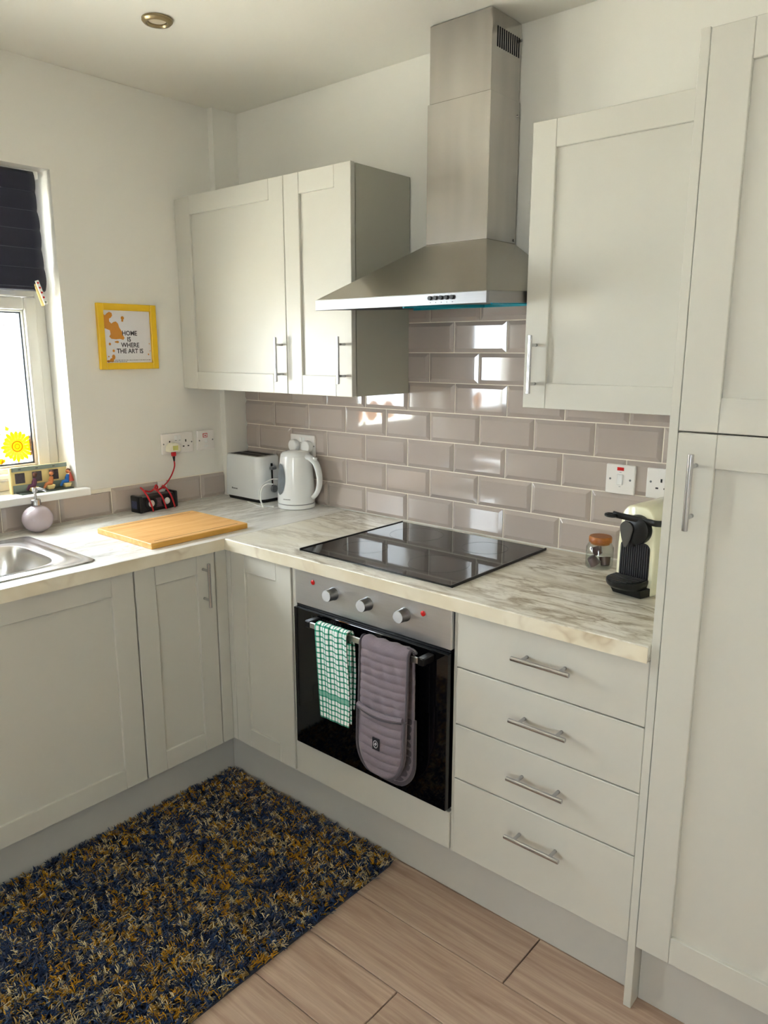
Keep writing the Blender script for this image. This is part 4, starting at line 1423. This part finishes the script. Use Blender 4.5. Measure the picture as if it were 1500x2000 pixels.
for j in range(nz):
    for i in range(na):
        f.append((j * (na + 1) + i, j * (na + 1) + i + 1, (j + 1) * (na + 1) + i + 1, (j + 1) * (na + 1) + i))
part('water_gauge', M().add(v, f), MAT['gauge'], ke, 0, 1, True, label='oval grey water window')
lg = M()
for i in range(7):
    a_ = gd + 0.28 + i * 0.062
    q = [(kx + (0.0752) * math.cos(a_ + e_), ky + 0.0752 * math.sin(a_ + e_), ZT + z_) for e_, z_ in ((0, 0.04), (0.045, 0.04), (0.045, 0.0435), (0, 0.0435))]
    lg.add(q, [(0, 1, 2, 3)])
part('logo', lg, MAT['grey'], ke, label='small grey logo lettering')
# white cords between kettle and toaster
z0 = ZT + 0.0034
cd1 = smooth_path([(0.345, -0.02, 1.06), (0.345, -0.022, 0.99), (0.34, -0.05, 0.99), (0.322, -0.10, 1.012), (0.308, -0.15, 1.0), (0.30, -0.172, 0.97), (0.305, -0.178, 0.94), (0.328, -0.178, z0 + 0.002), (0.35, -0.176, z0), (0.375, -0.165, z0)])
solo('power_cord', M().tube(cd1, 0.0026, 8), MAT['white'], 'thin white power cord arching from the socket behind the kettle', 'cord', smooth=True)
cd2 = smooth_path([(0.352, -0.145, 0.998), (0.335, -0.160, 1.0), (0.322, -0.175, 0.985), (0.318, -0.182, 0.955), (0.33, -0.19, 0.925), (0.345, -0.195, z0), (0.33, -0.197, z0), (0.29, -0.188, z0), (0.25, -0.176, z0), (0.22, -0.168, z0)])
solo('power_cord', M().tube(cd2, 0.0026, 8), MAT['white'], 'thin white power cord curling onto the worktop at the toaster foot', 'cord', smooth=True)

# ------------------------------------------------------------------ glass jar with coffee pods
jx, jy = 1.722, -0.1175
ja = thing('glass_jar', 'small clear glass jar with a wooden lid beside the coffee machine', 'jar', (jx, jy, ZT))
part('glass', M().lathe([(0.033, 0.0005), (0.0375, 0.004), (0.0385, 0.012), (0.0385, 0.062), (0.032, 0.073), (0.029, 0.077), (0.0275, 0.077), (0.030, 0.072), (0.0372, 0.062), (0.0372, 0.012), (0.033, 0.003), (0.001, 0.0025)], (jx, jy, ZT), 36), MAT['jarglass'], ja, 0, 1, True)
part('lid', M().lathe([(0.0268, 0.0705), (0.0268, 0.0772), (0.0318, 0.0775), (0.0322, 0.090), (0.030, 0.0935)], (jx, jy, ZT), 36), MAT['lidwood'], ja, 0, 1, True)
pods = [((-0.010, -0.016, 0.0205), (0.5, 0.35, -0.9)), ((0.014, 0.008, 0.021), (-0.25, 0.3, 1.0)), ((-0.007, -0.004, 0.052), (-0.5, 0.1, 1.0))]
for (dx_, dv_), plab in zip(pods, ('upturned brown coffee pod at the bottom of the jar', 'foil-topped brown coffee pod at the bottom of the jar', 'brown coffee pod lying on the two others in the jar')):
    po = thing('coffee_pod', plab, 'coffee pod', (jx + dx_[0], jy + dx_[1], ZT + dx_[2]), 'coffee pods in the jar')
    q = Vector(dv_).to_track_quat('Z', 'Y').to_matrix().to_4x4()
    part('capsule', M().lathe([(0.0092, -0.015), (0.0122, -0.0132), (0.0162, 0.0098)], n=18).xf(q), MAT['pod'], po, 0, 1, True, local=True)
    part('foil_rim', M().lathe([(0.0180, 0.0099), (0.0180, 0.0110), (0.001, 0.0112)], n=18).xf(q), MAT['podfoil'], po, 0, 1, True, local=True)

# ------------------------------------------------------------------ coffee machine (own frame: x right, -y front, z up)
ang = -0.18
cm = thing('coffee_machine', 'cream capsule coffee machine with black head and drip tray', 'coffee machine', (1.886, -0.272, ZT), rz=ang)


def outline(hw_b, hw_t, h):
    o_ = [(-hw_b, 0.0), (hw_b, 0.0), (hw_b, 0.10), (hw_b * 0.985, 0.125)]
    for i in range(9):
        t = PI / 2 * i / 8
        o_.append((hw_t - 0.034 + 0.034 * math.cos(t), h - 0.034 + 0.034 * math.sin(t)))
    o_ += [(-x_, z_) for x_, z_ in reversed(o_[4:])]
    o_ += [(-hw_b * 0.985, 0.125), (-hw_b, 0.10)]
    return o_


ot = outline(0.0535, 0.047, 0.226)
part('body', M().rings([[(x_ * 0.96, 0.0, 0.001 + z_ * 0.985) for x_, z_ in ot], [(x_, 0.006, 0.0006 + z_) for x_, z_ in ot], [(x_, 0.20, 0.0006 + z_ * 1.02) for x_, z_ in ot], [(x_ * 0.9, 0.235, 0.001 + z_ * 0.96) for x_, z_ in ot]]), MAT['cream'], cm, 0.0015, 1, True, local=True)
# ribbed black front
gp = [(-0.0415, 0.036), (0.0415, 0.036), (0.0415, 0.116)]
for i in range(7):
    t = PI / 2 * i / 6
    gp.append((0.0255 + 0.016 * math.cos(t), 0.118 + 0.016 * math.sin(t)))
gp += [(-x_, z_) for x_, z_ in reversed(gp[2:])]
part('grille_panel', M().prism([(x_, -0.0003, z_) for x_, z_ in gp], (0, -0.003, 0)), MAT['black'], cm, local=True)
for i in range(13):
    x_ = -0.0372 + i * 0.0062
    part('rib', M().box(x_ - 0.0016, x_ + 0.0016, -0.0058, -0.0034, 0.042, 0.129 - (0.006 if i in (0, 12) else 0)), MAT['rib'], cm, local=True)
# head
part('brew_head', M().lathe([(0.0375, 0.0), (0.038, 0.012), (0.036, 0.018), (0.028, 0.021), (0.001, 0.022)], n=40).xf(Matrix.Translation((0.006, -0.0004, 0.168)) @ Matrix.Rotation(PI / 2, 4, 'X')), MAT['black'], cm, 0, 1, True, local=True)
td = []
for i in range(28):
    t = 2 * PI * i / 28
    r_ = 0.0185
    td.append((-0.014 + r_ * math.cos(t) * (1 - 0.35 * max(0, -math.sin(t))), -0.0225, 0.170 + (r_ * 1.0 * math.sin(t) if math.sin(t) > 0 else 0.05 * math.sin(t))))
part('lever_plate', M().prism(td, (0, -0.004, 0)), MAT['darkgrey'], cm, 0.0012, local=True)
part('spout', M().cyl((-0.004, -0.010, 0.134), (-0.004, -0.010, 0.124), 0.009, 0.007, 16), MAT['black'], cm, 0, 1, True, local=True)
hpth = smooth_path([(-0.048, -0.034, 0.203), (-0.03, -0.032, 0.201), (0.0, -0.022, 0.198), (0.03, -0.012, 0.194), (0.0560, 0.002, 0.190), (0.0585, 0.05, 0.186), (0.0585, 0.12, 0.182)], 5)
rg = []
for i, p in enumerate(hpth):
    d_ = (hpth[min(i + 1, len(hpth) - 1)] - hpth[max(i - 1, 0)]).normalized()
    sdv = d_.cross(Vector((0, 0, 1))).normalized()
    rg.append([p + sdv * (0.0035 * a) + Vector((0, 0, 0.0075 * b)) for a, b in ((-1, -.6), (-.6, -1), (.6, -1), (1, -.6), (1, .6), (.6, 1), (-.6, 1), (-1, .6))])
part('lever', M().rings(rg), MAT['black'], cm, 0, 1, True, local=True)
part('lever_tip', M().tube([(-0.046 + 0.014 * math.cos(2 * PI * i / 18) - 0.006, -0.038 + 0.010 * math.sin(2 * PI * i / 18), 0.2) for i in range(18)], 0.0045, 8, True), MAT['black'], cm, 0, 1, True, local=True)
# drip tray
tr = [(-0.047, -0.007), (0.047, -0.007)]
half = []
for i in range(15):
    t = PI * i / 14
    half.append((0.047 * math.cos(t), -0.035 - 0.050 * math.sin(t)))
tr2 = [(0.047, -0.0065)] + half + [(-0.047, -0.0065)]
tray = part('drip_tray', M().rings([[(x_ * 0.92, -0.0062 + (y_ + 0.0062) * 0.80, 0.0217) for x_, y_ in tr2], [(x_ * 0.97, -0.0062 + (y_ + 0.0062) * 0.96, 0.030) for x_, y_ in tr2], [(x_, y_, 0.036) for x_, y_ in tr2], [(x_, y_, 0.044) for x_, y_ in tr2]]), MAT['black'], cm, 0.001, 1, True, local=True)
for i in range(6):
    y_ = -0.016 - i * 0.0112
    hw = 0.042 if y_ > -0.035 else 0.042 * math.sqrt(max(0.1, 1 - ((-0.035 - y_) / 0.05) ** 2))
    part('tray_slat', M().box(-hw, hw, y_ - 0.003, y_ + 0.003, 0.0442, 0.0465), MAT['rib'], tray, 0.0006, local=True)
part('base_foot', M().rings([[(-0.034, -0.036, 0.0004), (0.046, -0.036, 0.0004), (0.050, -0.0004, 0.0004), (-0.05, -0.0004, 0.0004)], [(-0.038, -0.048, 0.0215), (0.0455, -0.042, 0.0215), (0.050, -0.0004, 0.0215), (-0.05, -0.0004, 0.0215)]]), MAT['black'], cm, 0.001, local=True)


# ------------------------------------------------------------------ cloths on the oven handle
def cloth(name, parent, mat, x0, x1, path, nx, wob, thick, taper=None, uvs=True, smooth=True):
    """strip over the bar; path = list of (y, z); wob(u, s) -> extra outward offset"""
    P_ = [Vector((0, a, b)) for a, b in path]
    S = [0.0]
    for a, b in zip(P_, P_[1:]):
        S.append(S[-1] + (b - a).length)
    v, f, uv = [], [], []
    for j, p in enumerate(P_):
        d_ = (P_[min(j + 1, len(P_) - 1)] - P_[max(j - 1, 0)]).normalized()
        nn = Vector((0, -d_.z, d_.y))
        for i in range(nx + 1):
            u = i / nx
            a, b = (x0, x1) if taper is None else taper(S[j], x0, x1)
            x = a + (b - a) * u
            q = p + nn * wob(u, S[j])
            v.append((x, q.y, q.z))
            uv.append(((x0 + (x1 - x0) * u) - x0, S[j]))
    for j in range(len(P_) - 1):
        for i in range(nx):
            f.append((j * (nx + 1) + i, j * (nx + 1) + i + 1, (j + 1) * (nx + 1) + i + 1, (j + 1) * (nx + 1) + i))
    L = root_loc(parent)
    me = bpy.data.meshes.new(name)
    me.from_pydata([(p[0] - L[0], p[1] - L[1], p[2] - L[2]) for p in v], [], f)
    ul = me.uv_layers.new(name='UVMap')
    for lp in me.loops:
        ul.data[lp.index].uv = uv[lp.vertex_index]
    me.polygons.foreach_set('use_smooth', [True] * len(me.polygons))
    me.materials.append(mat)
    o = bpy.data.objects.new(name, me)
    COL.objects.link(o)
    o.parent = parent
    sm = o.modifiers.new('thickness', 'SOLIDIFY')
    sm.thickness = thick
    sm.offset = 0
    return o, S


def over_bar(front_len, back_len, yf, yb, ztop, n_=46, flare=0.0):
    """down the front face, over the bar, down the back: starts at the back hem"""
    r_ = (yb - yf) / 2
    yc = (yf + yb) / 2
    pts = []
    for i in range(n_):
        pts.append((yb, ztop - r_ - back_len * (1 - i / n_)))
    for i in range(9):
        t = PI * i / 8
        pts.append((yc + r_ * math.cos(t), ztop - r_ + r_ * math.sin(t)))
    for i in range(1, n_ + 1):
        t = i / n_
        pts.append((yf - flare * math.sin(t * PI * 0.5), ztop - r_ - front_len * t))
    return pts[::-1]


tt = thing('tea_towel', 'green and white checked tea towel hanging on the oven handle', 'towel', (1.18, -0.645, 0.46))
cloth('cloth', tt, MAT['towel'], 1.118, 1.240, over_bar(0.275, 0.23, -0.6580, -0.6310, 0.7475, 60), 40,
      lambda u, s: 0.0035 * math.sin(u * 19 + s * 5) * min(1, abs(s) * 3 + 0.25) * (1 if s < 0.29 else 0.2) + (0.0008 * math.sin(u * 128) if s < 0.29 else 0), 0.0035,
      taper=lambda s, a, b: (a - 0.006 + 0.014 * max(0, 1 - s / 0.28), b - 0.0 + 0.004 * math.sin(s * 18)))
# second fold layer showing at the side
cloth('under_fold', tt, MAT['towel'], 1.150, 1.246, [(-0.6520, 0.714 - 0.0052 * i) for i in range(48)], 24,
      lambda u, s: 0.0012 * math.sin(u * 14 + s * 8), 0.002)

og = thing('oven_glove', 'mauve grey quilted double oven glove draped over the oven handle', 'oven glove', (1.375, -0.645, 0.34))
gx0, gx1 = 1.283, 1.452
FL, BLn = 0.368, 0.395


def gl_path(fl, bl_, yf, yb):
    return over_bar(fl, bl_, yf, yb, 0.748, 110, 0.006)


def quilt(u, s):
    side = min(1, 12 * min(u, 1 - u))
    return 0.0062 * abs(math.sin(PI * (s + 0.003 * math.sin(u * 4)) / 0.0235)) ** 0.55 * side * (0.75 + 0.25 * abs(math.sin(PI * u * 4))) + 0.0014 * math.sin(u * 23 + s * 60) * side


RND = 0.085


def g_taper(total):
    def fn(s, a, b):
        e = min(s, total - s)
        if e < RND:
            k = math.sqrt(max(0.0, 1 - (1 - e / RND) ** 2))
            k = 0.30 + 0.70 * k
        else:
            k = 1
        m_ = (a + b) / 2
        lean = 0.006 * math.sin(s * 3.2)
        return m_ - (m_ - a) * k + lean, m_ + (b - m_) * k + lean
    return fn


pth = gl_path(FL, BLn, -0.6560, -0.6330)
tot = sum((Vector((0, *b)) - Vector((0, *a))).length for a, b in zip(pth, pth[1:]))
cloth('quilted_band', og, MAT['glove'], gx0, gx1, pth, 24, quilt, 0.006, g_taper(tot))
# pocket over the lower front
pk = [(-0.6605 - 0.0065 * math.sin(PI * 0.5 * (i / 60)), 0.552 - 0.182 * i / 60) for i in range(61)][::-1]


def pk_taper(s, a, b):
    m_ = (a + b) / 2
    k = 1.0
    if s < RND:
        k = 0.30 + 0.70 * math.sqrt(max(0.0, 1 - (1 - s / RND) ** 2))
    return m_ - (m_ - a) * k + 0.002, m_ + (b - m_) * k + 0.002


po, S_ = cloth('pocket', og, MAT['glove'], gx0 + 0.006, gx1 - 0.006, pk, 24, lambda u, s: 0.003 + 0.0070 * abs(math.sin(PI * (s + 0.008 * math.sin(u * 3)) / 0.026)) ** 0.6 * min(1, 9 * min(u, 1 - u)), 0.006, pk_taper)
bk = [(-0.6295, 0.545 - 0.215 * i / 50) for i in range(51)][::-1]
cloth('back_pocket', og, MAT['glovedark'], gx0 - 0.008, gx1 + 0.008, bk, 16, lambda u, s: 0.0, 0.008, pk_taper)
# piping round the front outline and the pocket lip
tf = g_taper(tot)
pts_l, pts_r = [], []
acc = 0
for j, (yy, zz) in enumerate(pth):
    if j:
        acc += math.hypot(yy - pth[j - 1][0], zz - pth[j - 1][1])
    if acc > FL + 0.03:
        break
    a, b = tf(acc, gx0, gx1)
    off = -0.0035 if zz < 0.74 else 0
    pts_l.append((a, yy + off - (0.006 if zz < 0.552 else 0), zz + (0.003 if zz > 0.74 else 0)))
    pts_r.append((b, yy + off - (0.006 if zz < 0.552 else 0), zz + (0.003 if zz > 0.74 else 0)))
part('piping', M().tube(pts_l[::-1] + pts_r, 0.0042, 8), MAT['glovedark'], og, 0, 1, True)
part('pocket_lip', M().tube([(gx0 + 0.004 + (gx1 - gx0 - 0.008) * i / 12, -0.6690 - 0.005 * math.sin(PI * i / 12), 0.556 - 0.010 * math.sin(PI * i / 12)) for i in range(13)], 0.0075, 8), MAT['glove'], og, 0, 1, True)
part('pocket_lip_line', M().tube([(gx0 + 0.006 + (gx1 - gx0 - 0.012) * i / 12, -0.6745 - 0.005 * math.sin(PI * i / 12), 0.5475 - 0.010 * math.sin(PI * i / 12)) for i in range(13)], 0.0016, 6), MAT['glovedark'], og, 0, 1, True)  # thin dark line under the pocket lip, makes the lip stand out
part('hanging_loop', M().tube(smooth_path([(gx1 - 0.012, -0.646, 0.752), (gx1 + 0.01, -0.648, 0.757), (gx1 + 0.022, -0.645, 0.748), (gx1 + 0.012, -0.642, 0.744), (gx1 - 0.01, -0.642, 0.748)]), 0.003, 6), MAT['glovedark'], og, 0, 1, True)
lx, lz = 1.362, 0.462
pt = part('label_patch', M().box(lx - 0.0125, lx + 0.0125, -0.6805, -0.6775, lz - 0.018, lz + 0.018), MAT['patch'], og, 0.0006)
part('emblem', M().tube([(lx + 0.0075 * math.cos(2 * PI * i / 20), -0.6809, lz + 0.0105 * math.sin(2 * PI * i / 20)) for i in range(20)], 0.0009, 5, True).tube([(lx - 0.004, -0.6809, lz - 0.002), (lx, -0.6809, lz + 0.005), (lx + 0.004, -0.6809, lz)], 0.0011, 5).tube([(lx, -0.6809, lz + 0.004), (lx, -0.6809, lz - 0.005)], 0.0011, 5), MAT['patchw'], pt)

# ------------------------------------------------------------------ shaggy rug
rg_ = thing('rug', 'shaggy rug of navy, mustard and cream yarn on the floor', 'rug', (0.94, -1.2, 0))
rx0, rx1, ry0, ry1 = 0.545, 1.325, -1.78, -0.548
part('backing', M().rings([rr_ring((rx0 + rx1) / 2, (ry0 + ry1) / 2, (rx1 - rx0) / 2, (ry1 - ry0) / 2, 0.03, 0.0006), rr_ring((rx0 + rx1) / 2, (ry0 + ry1) / 2, (rx1 - rx0) / 2, (ry1 - ry0) / 2, 0.03, 0.007)]), MAT['rugbase'], rg_)
R = np.random.default_rng(5)
step = 0.0095
gx = np.arange(rx0 + 0.006, rx1 - 0.004, step)
gy = np.arange(ry0 + 0.006, ry1 - 0.004, step)
TX, TY = np.meshgrid(gx, gy)
TX, TY = TX.ravel() + R.uniform(-0.004, 0.004, TX.size), TY.ravel() + R.uniform(-0.004, 0.004, TX.size)
nt = TX.size
pal = np.array([lin(c)[:3] for c in ((40, 60, 98), (56, 86, 130), (108, 110, 124), (206, 150, 26), (222, 202, 158), (168, 138, 84))])
# colour patches by smooth random fields
def field(kx_, seed):
    r = np.random.default_rng(seed)
    o_ = np.zeros(nt)
    for _ in range(10):
        a, b, c_ = r.normal(0, kx_), r.normal(0, kx_), r.uniform(0, 6.28)
        o_ += np.cos(a * TX + b * TY + c_)
    return o_ / 3.2


f1, f2 = field(30, 1), field(45, 2)
u_ = R.uniform(size=nt)
sel = np.zeros(nt, int)
pm_ = np.clip(0.16 + 0.10 * f1, 0.03, 0.5)
pc_ = np.clip(0.16 + 0.06 * f2, 0.05, 0.35)
sel = np.where(u_ < pm_, 3, np.where(u_ < pm_ + pc_, 4, np.where(u_ < pm_ + pc_ + 0.10, 5, np.where(R.uniform(size=nt) < 0.55, 0, np.where(R.uniform(size=nt) < 0.6, 1, 2)))))
NS = 6
n_s = nt * NS
bx_a = np.repeat(TX, NS) + R.normal(0, 0.0022, n_s)
by_a = np.repeat(TY, NS) + R.normal(0, 0.0022, n_s)
colr = pal[np.repeat(sel, NS)] * R.uniform(0.75, 1.2, (n_s, 1))
az = np.repeat(R.uniform(0, 2 * PI, nt), NS) + R.normal(0, 0.6, n_s)
Ls = R.uniform(0.015, 0.026, n_s)
e0 = R.uniform(0.9, 1.45, n_s)           # start elevation
e1 = e0 - R.uniform(0.6, 1.5, n_s)       # end elevation
SEG = 4
wd_ = 0.0014
pos = np.zeros((n_s, SEG, 3))
cur = np.stack([bx_a, by_a, np.full(n_s, 0.005)], 1)
pos[:, 0] = cur
for s_ in range(1, SEG):
    el = e0 + (e1 - e0) * (s_ - 0.5) / (SEG - 1)
    az2 = az + (s_ - 1) * 0.25 * np.sin(az * 3)
    dvec = np.stack([np.cos(az2) * np.cos(el), np.sin(az2) * np.cos(el), np.sin(el)], 1)
    cur = cur + dvec * (Ls / (SEG - 1))[:, None]
    cur[:, 2] = np.maximum(cur[:, 2], 0.005)
    cur[:, 0] = np.clip(cur[:, 0], rx0 - 0.007, None)
    cur[:, 1] = np.clip(cur[:, 1], None, ry1 + 0.010)
    pos[:, s_] = cur
side = np.stack([-np.sin(az), np.cos(az), np.zeros(n_s)], 1)
upv = np.stack([-np.cos(az) * 0.5, -np.sin(az) * 0.5, np.full(n_s, 0.86)], 1)
ring = []
for k_ in range(3):
    t = 2 * PI * k_ / 3
    ring.append(side * math.cos(t) + upv * math.sin(t))
ring = np.stack(ring, 1)                                         # n,3,3
rad = np.array([1.0, 1.15, 1.0, 0.55]) * wd_
V = pos[:, :, None, :] + ring[:, None, :, :] * rad[None, :, None, None]      # n,SEG,3,3
V = V.reshape(-1, 3)
L0 = np.array(rg_.location)
V = V - L0
base_i = (np.arange(n_s) * SEG * 3)[:, None, None]
q = []
for s_ in range(SEG - 1):
    for k_ in range(3):
        q.append([s_ * 3 + k_, s_ * 3 + (k_ + 1) % 3, (s_ + 1) * 3 + (k_ + 1) % 3, (s_ + 1) * 3 + k_])
q = np.array(q)[None] + base_i
q = q.reshape(-1, 4)
me = bpy.data.meshes.new('pile')
me.vertices.add(len(V))
me.vertices.foreach_set('co', V.astype(np.float32).ravel())
me.loops.add(q.size)
me.loops.foreach_set('vertex_index', q.astype(np.int32).ravel())
me.polygons.add(len(q))
me.polygons.foreach_set('loop_start', (np.arange(len(q)) * 4).astype(np.int32))
me.update(calc_edges=True)
me.polygons.foreach_set('use_smooth', [True] * len(me.polygons))
ca_ = me.color_attributes.new('yarn', 'FLOAT_COLOR', 'POINT')
cc = np.ones((n_s, SEG * 3, 4), np.float32)
cc[:, :, :3] = np.clip(colr, 0, 1)[:, None, :]
ca_.data.foreach_set('color', cc.ravel())
me.materials.append(MAT['yarn'])
o = bpy.data.objects.new('pile', me)
COL.objects.link(o)
o.parent = rg_
o['kind'] = 'stuff'
